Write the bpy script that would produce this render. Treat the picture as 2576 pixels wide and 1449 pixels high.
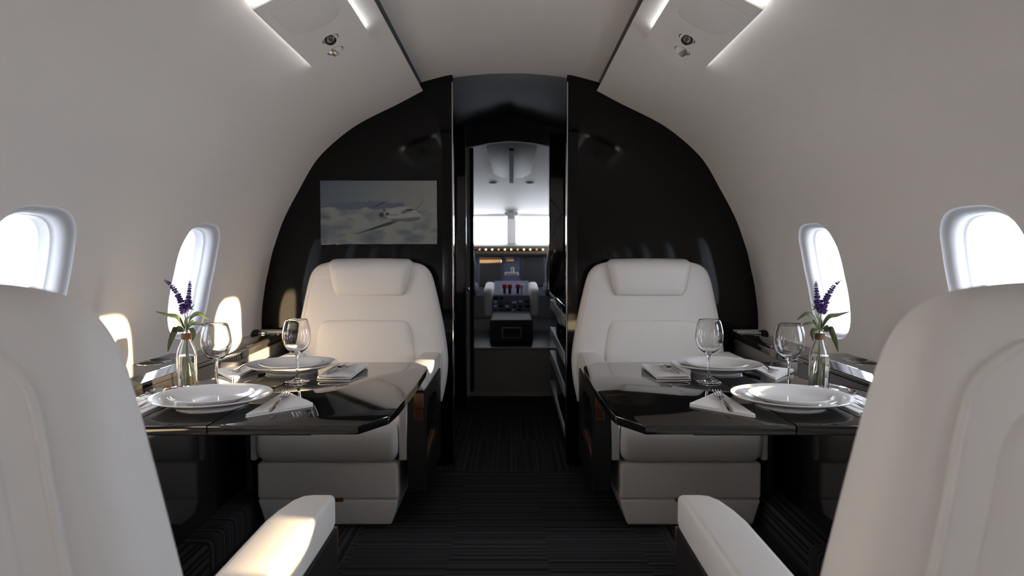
import bpy, bmesh, math, random
from mathutils import Vector, Matrix, Quaternion

R = random.Random(7)
scene = bpy.context.scene
for o in list(bpy.data.objects):
    bpy.data.objects.remove(o)
col = scene.collection

# ------------------------------------------------------------------ camera
cam_d = bpy.data.cameras.new('camera')
cam_d.lens = 24.0
cam_d.sensor_width = 36.0
cam_d.clip_start = 0.02
cam_d.clip_end = 200
cam_d.dof.use_dof = True
cam_d.dof.focus_distance = 1.95
cam_d.dof.aperture_fstop = 5.0
cam = bpy.data.objects.new('camera', cam_d)
col.objects.link(cam)
cam.location = (0.0105, 0.0, 1.044)
cam.rotation_euler = (math.radians(90 - 2.65), 0, 0)
scene.camera = cam

# ------------------------------------------------------------------ view + cycles look
vs = scene.view_settings
scene.display_settings.display_device = 'sRGB'
vs.view_transform = 'Standard'
vs.look = 'None'
vs.gamma = 1.0
vs.use_curve_mapping = False
vs.exposure = 0.0
cy = scene.cycles
cy.use_denoising = True
try:
    cy.denoiser = 'OPENIMAGEDENOISE'
except Exception:
    pass
cy.max_bounces = 12
cy.diffuse_bounces = 5
cy.glossy_bounces = 6
cy.transmission_bounces = 10
cy.transparent_max_bounces = 12
cy.sample_clamp_indirect = 6.0
cy.blur_glossy = 0.3

# ------------------------------------------------------------------ sky (bright cloud deck seen at altitude)
SKY = 9.8
SUN = 40.0
world = bpy.data.worlds.new('sky')
scene.world = world
world.use_nodes = True
wt = world.node_tree
wt.nodes.clear()
w_out = wt.nodes.new('ShaderNodeOutputWorld')
w_bg = wt.nodes.new('ShaderNodeBackground')
w_bg.inputs['Strength'].default_value = SKY
w_tc = wt.nodes.new('ShaderNodeTexCoord')
w_map = wt.nodes.new('ShaderNodeMapping')
w_map.inputs['Scale'].default_value = (1.5, 1.5, 9.0)
w_nz = wt.nodes.new('ShaderNodeTexNoise')
w_nz.inputs['Scale'].default_value = 1.6
w_nz.inputs['Detail'].default_value = 6
w_rm = wt.nodes.new('ShaderNodeValToRGB')
w_rm.color_ramp.elements[0].position = 0.35
w_rm.color_ramp.elements[0].color = (0.66, 0.79, 1.0, 1)
w_rm.color_ramp.elements[1].position = 0.62
w_rm.color_ramp.elements[1].color = (0.96, 0.98, 1.0, 1)
wt.links.new(w_tc.outputs['Generated'], w_map.inputs['Vector'])
wt.links.new(w_map.outputs['Vector'], w_nz.inputs['Vector'])
wt.links.new(w_nz.outputs['Fac'], w_rm.inputs['Fac'])
wt.links.new(w_rm.outputs['Color'], w_bg.inputs['Color'])
# the sky is brighter on the sun's side
w_dot = wt.nodes.new('ShaderNodeVectorMath')
w_dot.operation = 'DOT_PRODUCT'
w_dot.inputs[1].default_value = (0.981, -0.151, 0.123)
w_mr = wt.nodes.new('ShaderNodeMapRange')
w_mr.inputs['From Min'].default_value = -1.0
w_mr.inputs['From Max'].default_value = 1.0
w_mr.inputs['To Min'].default_value = 0.66 * SKY
w_mr.inputs['To Max'].default_value = 1.50 * SKY
wt.links.new(w_tc.outputs['Generated'], w_dot.inputs[0])
wt.links.new(w_dot.outputs['Value'], w_mr.inputs['Value'])
wt.links.new(w_mr.outputs['Result'], w_bg.inputs['Strength'])
wt.links.new(w_bg.outputs['Background'], w_out.inputs['Surface'])

# low warm sun through the windows of the right-hand wall
sun_d = bpy.data.lights.new('sun', 'SUN')
sun_d.energy = SUN
sun_d.angle = math.radians(0.9)
sun_d.color = (1.0, 0.75, 0.46)
sun = bpy.data.objects.new('sun', sun_d)
col.objects.link(sun)
SUN_DIR = Vector((-1.0, 0.154, -0.120)).normalized()
sun.rotation_euler = SUN_DIR.to_track_quat('-Z', 'Y').to_euler()
sun.location = (4, -0.4, 1.6)

# ------------------------------------------------------------------ helpers
def nodes_of(m):
    m.use_nodes = True
    nt = m.node_tree
    return nt, nt.nodes['Principled BSDF']

def mat(name, color, rough=0.5, metal=0.0, ior=1.5, bump=None, coat=0.0, trans=0.0, emit=None, estr=0.0, sheen=0.0, spec=0.5):
    m = bpy.data.materials.new(name)
    nt, p = nodes_of(m)
    p.inputs['Base Color'].default_value = (*color, 1)
    p.inputs['Roughness'].default_value = rough
    p.inputs['Metallic'].default_value = metal
    p.inputs['IOR'].default_value = ior
    p.inputs['Specular IOR Level'].default_value = spec
    if coat:
        p.inputs['Coat Weight'].default_value = coat
        p.inputs['Coat Roughness'].default_value = 0.03
    if trans:
        p.inputs['Transmission Weight'].default_value = trans
    if sheen:
        p.inputs['Sheen Weight'].default_value = sheen
    if emit:
        p.inputs['Emission Color'].default_value = (*emit, 1)
        p.inputs['Emission Strength'].default_value = estr
    if bump:
        sc, st = bump
        tc = nt.nodes.new('ShaderNodeTexCoord')
        nz = nt.nodes.new('ShaderNodeTexNoise')
        nz.inputs['Scale'].default_value = sc
        nz.inputs['Detail'].default_value = 3
        bp = nt.nodes.new('ShaderNodeBump')
        bp.inputs['Strength'].default_value = st
        bp.inputs['Distance'].default_value = 0.001
        nt.links.new(tc.outputs['Object'], nz.inputs['Vector'])
        nt.links.new(nz.outputs['Fac'], bp.inputs['Height'])
        nt.links.new(bp.outputs['Normal'], p.inputs['Normal'])
    return m

class NB:
    """tiny node-graph builder for math on scalars"""
    def __init__(s, nt):
        s.nt = nt
    def m(s, op, a, b=None, c=None):
        n = s.nt.nodes.new('ShaderNodeMath')
        n.operation = op
        for i, v in enumerate((a, b, c)):
            if v is None:
                continue
            if isinstance(v, (int, float)):
                n.inputs[i].default_value = v
            else:
                s.nt.links.new(v, n.inputs[i])
        return n.outputs[0]
    def noise1(s, w, scale, detail=2.0):
        n = s.nt.nodes.new('ShaderNodeTexNoise')
        n.noise_dimensions = '1D'
        n.inputs['Scale'].default_value = scale
        n.inputs['Detail'].default_value = detail
        n.inputs['Roughness'].default_value = 0.7
        s.nt.links.new(w, n.inputs['W'])
        return n.outputs['Fac']
    def ramp(s, f, stops):
        n = s.nt.nodes.new('ShaderNodeValToRGB')
        e = n.color_ramp.elements
        while len(e) < len(stops):
            e.new(0.5)
        for k, (pos, c) in enumerate(stops):
            e[k].position = pos
            e[k].color = (*c, 1)
        s.nt.links.new(f, n.inputs['Fac'])
        return n.outputs['Color']

CARPET = [(0.30, (0.010, 0.010, 0.011)), (0.45, (0.022, 0.021, 0.022)), (0.52, (0.045, 0.044, 0.046)), (0.62, (0.075, 0.073, 0.076)), (0.75, (0.026, 0.025, 0.027))]

def carpet_mat(name, mode):
    m = bpy.data.materials.new(name)
    nt, p = nodes_of(m)
    p.inputs['Roughness'].default_value = 0.95
    p.inputs['Specular IOR Level'].default_value = 0.15
    nb = NB(nt)
    g = nt.nodes.new('ShaderNodeNewGeometry')
    sp = nt.nodes.new('ShaderNodeSeparateXYZ')
    nt.links.new(g.outputs['Position'], sp.inputs[0])
    X, Y, Z = sp.outputs
    if mode == 'floor':
        # tiles: stripes across the aisle, along it in the vestibule and beside the walls
        cx = nb.m('FLOOR', nb.m('MULTIPLY', nb.m('ADD', X, 0.207), 2.93))
        cyy = nb.m('FLOOR', nb.m('MULTIPLY', nb.m('ADD', nb.m('ADD', Y, 0.18), nb.m('MULTIPLY', cx, 0.21)), 2.2))
        vest = nb.m('MULTIPLY', nb.m('GREATER_THAN', Y, 3.28), nb.m('LESS_THAN', Y, 4.38))
        side = nb.m('GREATER_THAN', nb.m('ABSOLUTE', X), 0.57)
        along = nb.m('MAXIMUM', vest, side)
        row = nb.m('FLOOR', nb.m('MULTIPLY', nb.m('SUBTRACT', Y, 3.28), 1.838))
        a = nb.m('ADD', Y, nb.m('ADD', nb.m('MULTIPLY', cx, 3.71), nb.m('MULTIPLY', cyy, 1.37)))
        b = nb.m('ADD', X, nb.m('MULTIPLY', row, 2.13))
        v = nb.m('ADD', nb.m('MULTIPLY', b, along), nb.m('MULTIPLY', a, nb.m('SUBTRACT', 1.0, along)))
    else:
        # carpeted step: stripes up and over the nose behind the seam, along it in front
        first = nb.m('GREATER_THAN', Y, 2.2) if mode == 'step_left' else nb.m('LESS_THAN', Y, 2.2)
        b = nb.m('SUBTRACT', nb.m('ABSOLUTE', X), Z)
        v = nb.m('ADD', nb.m('MULTIPLY', Y, first), nb.m('MULTIPLY', b, nb.m('SUBTRACT', 1.0, first)))
    s1 = nb.noise1(v, 55.0, 2.0)
    s2 = nb.noise1(v, 150.0, 2.0)
    s = nb.m('ADD', nb.m('MULTIPLY', s1, 0.6), nb.m('MULTIPLY', s2, 0.4))
    c = nb.ramp(s, CARPET)
    nt.links.new(c, p.inputs['Base Color'])
    nz = nt.nodes.new('ShaderNodeTexNoise')
    nz.inputs['Scale'].default_value = 900
    bp = nt.nodes.new('ShaderNodeBump')
    bp.inputs['Strength'].default_value = 0.5
    bp.inputs['Distance'].default_value = 0.002
    nt.links.new(g.outputs['Position'], nz.inputs['Vector'])
    nt.links.new(nz.outputs['Fac'], bp.inputs['Height'])
    nt.links.new(bp.outputs['Normal'], p.inputs['Normal'])
    return m

M = {}
M['wall'] = mat('wall_liner', (0.72, 0.685, 0.66), 0.75, bump=(700, 0.25))
M['ceil'] = mat('ceiling_liner', (0.70, 0.66, 0.635), 0.75, bump=(700, 0.25))
M['gap'] = mat('shadow_gap_grey', (0.10, 0.095, 0.09), 0.6)
M['leather'] = mat('pale_leather', (0.74, 0.715, 0.695), 0.5, bump=(1400, 0.18))
M['leather_grey'] = mat('grey_leather', (0.16, 0.15, 0.145), 0.5, bump=(1200, 0.2))
M['gloss'] = mat('black_lacquer', (0.008, 0.008, 0.008), 0.05, ior=1.62)
M['table'] = mat('table_lacquer', (0.008, 0.008, 0.008), 0.04, ior=1.62, bump=(350, 0.008))
M['ledge'] = mat('ledge_lacquer', (0.020, 0.019, 0.018), 0.05, ior=2.2)
M['bulk'] = mat('bulkhead_lacquer', (0.0022, 0.0020, 0.0018), 0.06, ior=1.35)
M['satin'] = mat('satin_black', (0.014, 0.0135, 0.013), 0.42)
M['black'] = mat('dull_black', (0.006, 0.006, 0.006), 0.7)
M['bronze'] = mat('bronze', (0.23, 0.105, 0.062), 0.38, 0.6)
M['chrome'] = mat('chrome', (0.78, 0.77, 0.76), 0.10, 1.0)
M['lens'] = mat('lamp_lens', (0.42, 0.40, 0.38), 0.18, 0.8)
M['steel'] = mat('cutlery_steel', (0.70, 0.68, 0.66), 0.14, 1.0)
M['china'] = mat('white_china', (0.80, 0.79, 0.78), 0.10, ior=1.5, coat=0.5)
M['linen'] = mat('white_linen', (0.80, 0.79, 0.78), 0.9, bump=(1500, 0.3), sheen=0.1)
M['glass'] = mat('clear_glass', (1, 1, 1), 0.0, ior=1.45, trans=1.0)
M['water'] = mat('water', (1, 1, 1), 0.0, ior=1.33, trans=1.0)
M['cork'] = mat('cork_band', (0.15, 0.065, 0.033), 0.85, bump=(300, 1.0))
M['leaf'] = mat('leaf_green', (0.060, 0.080, 0.024), 0.5)
M['stem'] = mat('stem_green', (0.16, 0.19, 0.04), 0.5)
M['petal'] = mat('petal_purple', (0.07, 0.028, 0.17), 0.6)
M['twine'] = mat('copper_twine', (0.35, 0.14, 0.07), 0.5, 0.3)
M['frame'] = mat('window_liner', (0.34, 0.34, 0.355), 0.5)
M['deck_ceil'] = mat('flight_deck_liner', (0.42, 0.41, 0.40), 0.6)
M['white'] = mat('white_panel', (0.70, 0.69, 0.68), 0.5)
M['grey'] = mat('grey_panel', (0.30, 0.29, 0.28), 0.55)
M['riser'] = mat('step_riser', (0.42, 0.40, 0.385), 0.45)
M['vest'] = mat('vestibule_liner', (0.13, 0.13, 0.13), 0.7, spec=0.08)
M['panelblue'] = mat('instrument_blue_grey', (0.10, 0.11, 0.17), 0.5)
M['display'] = mat('display_glass', (0.05, 0.05, 0.055), 0.25)
M['tan'] = mat('tan_screen', (0.30, 0.20, 0.12), 0.5)
M['red'] = mat('red_knob', (0.55, 0.03, 0.03), 0.4)
M['darkblack'] = mat('flight_deck_black', (0.012, 0.012, 0.013), 0.6)
M['lamp'] = mat('warm_white_lamp', (0.9, 0.9, 0.88), 0.5, emit=(1.0, 0.97, 0.90), estr=4.0)
M['lampstrip'] = mat('light_strip_glow', (0.9, 0.9, 0.88), 0.5, emit=(0.94, 0.98, 1.0), estr=6.0)
M['carpet'] = carpet_mat('striped_carpet', 'floor')
M['step_left'] = carpet_mat('striped_step_carpet_a', 'step_left')
M['step_right'] = carpet_mat('striped_step_carpet_b', 'step_right')

# window pane: clear with a faint reflection
def pane_mat():
    m = bpy.data.materials.new('window_pane')
    m.use_nodes = True
    nt = m.node_tree
    nt.nodes.clear()
    o = nt.nodes.new('ShaderNodeOutputMaterial')
    mx = nt.nodes.new('ShaderNodeMixShader')
    t = nt.nodes.new('ShaderNodeBsdfTransparent')
    g = nt.nodes.new('ShaderNodeBsdfGlossy')
    g.inputs['Roughness'].default_value = 0.02
    mx.inputs[0].default_value = 0.05
    nt.links.new(t.outputs[0], mx.inputs[1])
    nt.links.new(g.outputs[0], mx.inputs[2])
    nt.links.new(mx.outputs[0], o.inputs['Surface'])
    return m
M['pane'] = pane_mat()

def finish(bm, name, m, parent=None, smooth=True, thr=38, recalc=True):
    if recalc:
        bmesh.ops.recalc_face_normals(bm, faces=bm.faces)
    if smooth:
        lim = math.radians(thr)
        for f in bm.faces:
            f.smooth = True
        for e in bm.edges:
            if len(e.link_faces) == 2 and e.calc_face_angle(0) > lim:
                e.smooth = False
    if parent is not None:
        bmesh.ops.translate(bm, verts=bm.verts, vec=-world_loc(parent))
    me = bpy.data.meshes.new(name)
    bm.to_mesh(me)
    bm.free()
    ms = m if isinstance(m, (list, tuple)) else [m]
    for q in ms:
        me.materials.append(q)
    o = bpy.data.objects.new(name, me)
    col.objects.link(o)
    if parent is not None:
        o.parent = parent
    return o

def world_loc(o):
    v = Vector(o.location)
    while o.parent is not None:
        o = o.parent
        v = v + Vector(o.location)
    return v

def tag(o, label=None, cat=None, group=None, kind=None):
    if label: o['label'] = label
    if cat: o['category'] = cat
    if group: o['group'] = group
    if kind: o['kind'] = kind
    return o

def thing(name, loc, label, cat, group=None):
    o = bpy.data.objects.new(name, None)
    o.empty_display_size = 0.05
    o.location = loc
    col.objects.link(o)
    return tag(o, label, cat, group)

def struct(bm, name, m, label, cat, **k):
    o = finish(bm, name, m, **k)
    return tag(o, label, cat, kind='structure')

def copy_tree(root, loc, rz=0.0, label=None, group=None):
    r = root.copy()
    col.objects.link(r)
    r.location = loc
    r.rotation_euler = (0, 0, rz)
    if label: r['label'] = label
    if group: r['group'] = group
    for ch in list(root.children):
        c = ch.copy()
        col.objects.link(c)
        c.parent = r
        for g in list(ch.children):
            d = g.copy()
            col.objects.link(d)
            d.parent = c
    return r

def box(bm, x0, x1, y0, y1, z0, z1, bev=0.0, seg=3):
    vs_ = [bm.verts.new((x, y, z)) for z in (z0, z1) for y in (y0, y1) for x in (x0, x1)]
    fs = [(0, 2, 3, 1), (4, 5, 7, 6), (0, 1, 5, 4), (2, 6, 7, 3), (0, 4, 6, 2), (1, 3, 7, 5)]
    faces = [bm.faces.new([vs_[i] for i in f]) for f in fs]
    if bev > 0:
        ed = list({e for f in faces for e in f.edges})
        bmesh.ops.bevel(bm, geom=ed, offset=bev, segments=seg, affect='EDGES', profile=0.5)
    return bm

def hexa(bm, pts, bev=0.0, seg=3):
    """eight corners: bottom loop of four, top loop of four"""
    v = [bm.verts.new(p) for p in pts]
    faces = [bm.faces.new([v[i] for i in f]) for f in ((3, 2, 1, 0), (4, 5, 6, 7), (0, 1, 5, 4), (1, 2, 6, 5), (2, 3, 7, 6), (3, 0, 4, 7))]
    if bev > 0:
        ed = list({e for f in faces for e in f.edges})
        bmesh.ops.bevel(bm, geom=ed, offset=bev, segments=seg, affect='EDGES', profile=0.5)
    return bm

def loft(bm, rings, closed=True, cap0=True, cap1=True):
    vr = [[bm.verts.new(p) for p in r] for r in rings]
    n = len(vr[0])
    for a, b in zip(vr, vr[1:]):
        for i in range(n if closed else n - 1):
            j = (i + 1) % n
            try:
                bm.faces.new((a[i], a[j], b[j], b[i]))
            except ValueError:
                pass
    if cap0: bm.faces.new(list(reversed(vr[0])))
    if cap1: bm.faces.new(vr[-1])
    return vr

def lathe(bm, prof, c=(0, 0, 0), seg=48, axis=None):
    """profile of (radius, height); radius 0 makes a pole"""
    rings = []
    q = axis.to_track_quat('Z', 'Y') if axis is not None else None
    for r, h in prof:
        if r <= 1e-7:
            p = Vector((0, 0, h))
            pts = [p]
        else:
            pts = [Vector((r * math.cos(2 * math.pi * i / seg), r * math.sin(2 * math.pi * i / seg), h)) for i in range(seg)]
        if q is not None:
            pts = [q @ p for p in pts]
        rings.append([bm.verts.new(p + Vector(c)) for p in pts])
    for a, b in zip(rings, rings[1:]):
        for i in range(seg):
            j = (i + 1) % seg
            if len(a) == 1 and len(b) == 1:
                continue
            if len(a) == 1:
                bm.faces.new((a[0], b[j], b[i]))
            elif len(b) == 1:
                bm.faces.new((a[i], a[j], b[0]))
            else:
                bm.faces.new((a[i], a[j], b[j], b[i]))
    return bm

def tube(bm, pts, rad, seg=8, cap=True):
    pts = [Vector(p) for p in pts]
    rads = rad if isinstance(rad, (list, tuple)) else [rad] * len(pts)
    up = Vector((0, 0, 1))
    t0 = (pts[1] - pts[0]).normalized()
    if abs(t0.dot(up)) > 0.95:
        up = Vector((1, 0, 0))
    n = (up - t0 * up.dot(t0)).normalized()
    rings = []
    for i, p in enumerate(pts):
        t = (pts[min(i + 1, len(pts) - 1)] - pts[max(i - 1, 0)]).normalized()
        n = (n - t * n.dot(t)).normalized()
        b = t.cross(n)
        rings.append([p + (n * math.cos(2 * math.pi * k / seg) + b * math.sin(2 * math.pi * k / seg)) * rads[i] for k in range(seg)])
    loft(bm, rings, True, cap, cap)
    return bm

def spline(pts, n):
    """Catmull-Rom through points, n samples per span"""
    P = [Vector(p) for p in pts]
    out = []
    for i in range(len(P) - 1):
        p0 = P[i - 1] if i else P[i] * 2 - P[i + 1]
        p1, p2 = P[i], P[i + 1]
        p3 = P[i + 2] if i + 2 < len(P) else P[i + 1] * 2 - P[i]
        for k in range(n):
            t = k / n
            out.append(0.5 * ((2 * p1) + (p2 - p0) * t + (2 * p0 - 5 * p1 + 4 * p2 - p3) * t * t + (3 * p1 - p0 - 3 * p2 + p3) * t ** 3))
    out.append(P[-1])
    return out

def prism(bm, outline, d0, d1, fn, bev=0.0, seg=2):
    """outline of (u, v) pairs extruded from d0 to d1; fn maps (u, v, d) to a point"""
    a = [bm.verts.new(fn(u, v, d0)) for u, v in outline]
    b = [bm.verts.new(fn(u, v, d1)) for u, v in outline]
    n = len(a)
    fs = [bm.faces.new(list(reversed(a))), bm.faces.new(b)]
    for i in range(n):
        j = (i + 1) % n
        fs.append(bm.faces.new((a[i], a[j], b[j], b[i])))
    if bev > 0:
        ed = [e for e in {e for f in fs[:2] for e in f.edges}]
        bmesh.ops.bevel(bm, geom=ed, offset=bev, segments=seg, affect='EDGES', profile=0.5)
    return bm

def rrect(w, h, r, seg=6, cx=0.0, cy_=0.0):
    pts = []
    for sx, sy, a0 in ((1, 1, 0), (-1, 1, 90), (-1, -1, 180), (1, -1, 270)):
        for k in range(seg + 1):
            a = math.radians(a0 + 90 * k / seg)
            pts.append((cx + sx * (w / 2 - r) + r * math.cos(a), cy_ + sy * (h / 2 - r) + r * math.sin(a)))
    return pts

# ------------------------------------------------------------------ the shell of the cabin
PROF0 = [(1.205, 0.0), (1.222, 0.35), (1.227, 0.60), (1.227, 0.73), (1.220, 0.812), (1.204, 0.911), (1.189, 0.976), (1.171, 1.054), (1.158, 1.095),
         (1.121, 1.199), (1.081, 1.283), (1.031, 1.372), (0.967, 1.483), (0.911, 1.552), (0.826, 1.627), (0.743, 1.686), (0.652, 1.734), (0.547, 1.784), (0.423, 1.849)]
PROF = spline([(x, z, 0) for x, z in PROF0], 4)
PROF = [(p.x, p.y) for p in PROF]

def prof_x(z):
    for (x0, z0), (x1, z1) in zip(PROF, PROF[1:]):
        if z0 <= z <= z1:
            return x0 + (x1 - x0) * (z - z0) / (z1 - z0)
    return PROF[-1][0]

Y_BACK, Y_BULK = -3.3, 3.362
WIN_PITCH = 0.897
WIN_C = [2.583 - WIN_PITCH * k for k in range(7)]
WIN_Z, WIN_W, WIN_H = 0.951, 0.326, 0.434
P_Z0, P_Z1, P_HW = 0.62, 1.283, 0.30        # patch of wall around each window

def win_shape(ang, inset=0.0, n=3.3):
    c, s = math.cos(ang), math.sin(ang)
    a, b = WIN_W / 2 - inset, WIN_H / 2 - inset
    r = (abs(c / a) ** n + abs(s / b) ** n) ** (-1 / n)
    return r * c, r * s

def patch_ring():
    """perimeter of the patch as (dy, z): corners and wall levels included"""
    zs = [z for x, z in PROF if P_Z0 + 1e-6 < z < P_Z1 - 1e-6]
    zs = sorted(set([P_Z0, P_Z1] + zs))
    ys = [-P_HW + 2 * P_HW * k / 14 for k in range(15)]
    ring = [(y, P_Z0) for y in ys]
    ring += [(P_HW, z) for z in zs[1:]]
    ring += [(y, P_Z1) for y in reversed(ys[:-1])]
    ring += [(-P_HW, z) for z in reversed(zs[1:-1])]
    return ring, zs

def wall(side):
    bm = bmesh.new()
    ring, zs = patch_ring()
    def pt(y, z):
        return (side * prof_x(z), y, z)
    # bands below and above the window belt
    low = sorted(set([z for x, z in PROF if z < P_Z0 - 1e-6] + [P_Z0]))
    high = sorted(set([z for x, z in PROF if z > P_Z1 + 1e-6] + [P_Z1]))
    ys = [Y_BACK]
    for c in reversed(WIN_C):
        ys += [c - P_HW + 2 * P_HW * k / 14 for k in range(15)]
    ys.append(Y_BULK)
    for band in (low, high):
        grid = [[bm.verts.new(pt(y, z)) for y in ys] for z in band]
        for r0, r1 in zip(grid, grid[1:]):
            for i in range(len(ys) - 1):
                bm.faces.new((r0[i], r0[i + 1], r1[i + 1], r1[i]))
    # piers between the windows
    edges = [Y_BACK] + [v for c in reversed(WIN_C) for v in (c - P_HW, c + P_HW)] + [Y_BULK]
    for y0, y1 in zip(edges[0::2], edges[1::2]):
        grid = [[bm.verts.new(pt(y, z)) for y in (y0, y1)] for z in zs]
        for r0, r1 in zip(grid, grid[1:]):
            bm.faces.new((r0[0], r0[1], r1[1], r1[0]))
    # patches with the window openings
    for c in WIN_C:
        rings = []
        for t in (0, 0.3, 0.6, 0.8, 0.92, 1.0):
            row = []
            for dy, z in ring:
                a = math.atan2((z - WIN_Z), dy)
                hy, hz = win_shape(a)
                if t == 0:
                    yy, zz = dy, z
                else:
                    yy = dy + (hy - dy) * t
                    zz = z + (WIN_Z + hz - z) * t
                row.append(pt(c + yy, zz))
            rings.append(row)
        loft(bm, rings, True, False, False)
    bmesh.ops.remove_doubles(bm, verts=bm.verts, dist=1e-5)
    nm = 'left' if side < 0 else 'right'
    return struct(bm, 'wall_' + nm, M['wall'], f'pale curved cabin side wall with oval window openings on the {"sunlit" if side<0 else "shaded"} {nm} side', 'wall', thr=50)

wall(-1)
wall(1)

# windows: lined tunnel, seal ring and pane
NORM = Vector((math.cos(math.radians(4)), 0, math.sin(math.radians(4))))
def window(side, c, idx, label):
    ring, zs = patch_ring()
    angs = [math.atan2(z - WIN_Z, dy) for dy, z in ring]
    n = Vector((side * NORM.x, 0, NORM.z))
    def rg(inset, depth, z_shift=0.0):
        out = []
        for a in angs:
            y, z = win_shape(a, inset)
            zz = WIN_Z + z
            out.append(Vector((side * prof_x(zz), c + y, zz)) + n * depth)
        return out
    bm = bmesh.new()
    steps = [(0, 0), (0.0015, 0.0045), (0.006, 0.009), (0.012, 0.013), (0.017, 0.018), (0.0205, 0.026), (0.022, 0.038), (0.0227, 0.047),
             (0.0250, 0.0495), (0.0255, 0.052), (0.0255, 0.076), (0.0270, 0.078), (0.0274, 0.088)]
    loft(bm, [rg(i, d) for i, d in steps], True, False, False)
    f = struct(bm, f'window_{idx}', M['frame'], label, 'window', thr=60)
    bm = bmesh.new()
    loft(bm, [rg(0.024, 0.0805), rg(0.024, 0.0835)], True, True, True)
    finish(bm, 'pane', M['pane'], f, smooth=False)
    # daylight sampling portal in the opening
    d = bpy.data.lights.new('window_daylight', 'AREA')
    d.shape = 'RECTANGLE'
    d.size, d.size_y = WIN_H, WIN_W
    d.cycles.is_portal = True
    p = bpy.data.objects.new('window_daylight', d)
    col.objects.link(p)
    p.location = Vector((side * prof_x(WIN_Z), c, WIN_Z)) + n * 0.10
    p.rotation_euler = (-n).to_track_quat('-Z', 'X').to_euler()

ordn = ['next to the flower vase, second from the dark bulkhead end of the row', 'beside the near seat back', 'behind the camera row one', 'behind the camera row two', 'behind the camera row three', 'behind the camera row four', 'behind the camera row five']
for k, c in enumerate(WIN_C):
    place = ['beside the flower bottle and the front seat', 'beside the back of the nearest white seat', 'one bay aft of the nearest seats', 'two bays aft of the nearest seats', 'three bays aft of the nearest seats', 'four bays aft of the nearest seats', 'five bays aft of the nearest seats'][k]
    window(-1, c, 2 * k + 1, 'oval window in the sunlit left wall, ' + place)
    window(1, c, 2 * k + 2, 'oval window in the shaded right wall, ' + place)

# ceiling with the recessed centre panel
bm = bmesh.new()
cpts = spline([(-0.428, 1.891, 0), (-0.35, 1.917, 0), (-0.28, 1.936, 0), (-0.14, 1.953, 0), (0, 1.958, 0), (0.14, 1.953, 0), (0.28, 1.936, 0), (0.35, 1.917, 0), (0.428, 1.891, 0)], 4)
ys = [Y_BACK, -1.5, 0, 1.5, 2.6, 3.46]
rows = [[(p.x, y, p.y) for p in cpts] for y in ys]
loft(bm, rows, False, False, False)
struct(bm, 'ceiling', M['ceil'], 'pale curved centre ceiling panel running along the cabin', 'ceiling')
for s in (-1, 1):
    bm = bmesh.new()
    prof = [(0.423, 1.849), (0.4235, 1.853), (0.446, 1.857), (0.446, 1.884), (0.428, 1.8915)]
    loft(bm, [[(s * x, y, z) for x, z in prof] for y in (Y_BACK, Y_BULK)], False, False, False)
    struct(bm, f'trim_{1 if s < 0 else 2}', M['gap'], f'dark recessed gap strip between {"left" if s < 0 else "right"} wall panel and ceiling', 'trim', thr=20)

# floor
bm = bmesh.new()
bm.faces.new([bm.verts.new(p) for p in ((-1.3, Y_BACK, 0), (1.3, Y_BACK, 0), (1.3, 5.1, 0), (-1.3, 5.1, 0))])
struct(bm, 'floor', M['carpet'], 'dark striped carpet tiles on the aisle floor', 'floor', recalc=False)

# carpeted steps along the side walls
for s in (-1, 1):
    bm = bmesh.new()
    pr = [(0.985, 0.0), (0.985, 0.078), (0.988, 0.089), (0.996, 0.097), (1.008, 0.10), (1.21, 0.10), (1.21, 0.0)]
    loft(bm, [[(s * x, y, z) for x, z in pr] for y in (Y_BACK, 3.36)], True, True, True)
    struct(bm, f'baseboard_{"left" if s < 0 else "right"}', M['step_left' if s < 0 else 'step_right'], f'dark carpeted kick step along the foot of the {"left" if s < 0 else "right"} wall', 'step', thr=60)

# aft end wall (closes the cabin)
bm = bmesh.new()
half = [(x, z) for x, z in PROF] + [(0.43, 1.891), (0.28, 1.936), (0, 1.958)]
outl = [(x, z) for x, z in half] + [(-x, z) for x, z in reversed(half[:-1])]
prism(bm, outl, Y_BACK - 0.04, Y_BACK, lambda u, v, d: (u * 1.01, d, v))
struct(bm, 'wall_back', M['wall'], 'pale partition closing the aft end of the cabin', 'wall')

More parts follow.
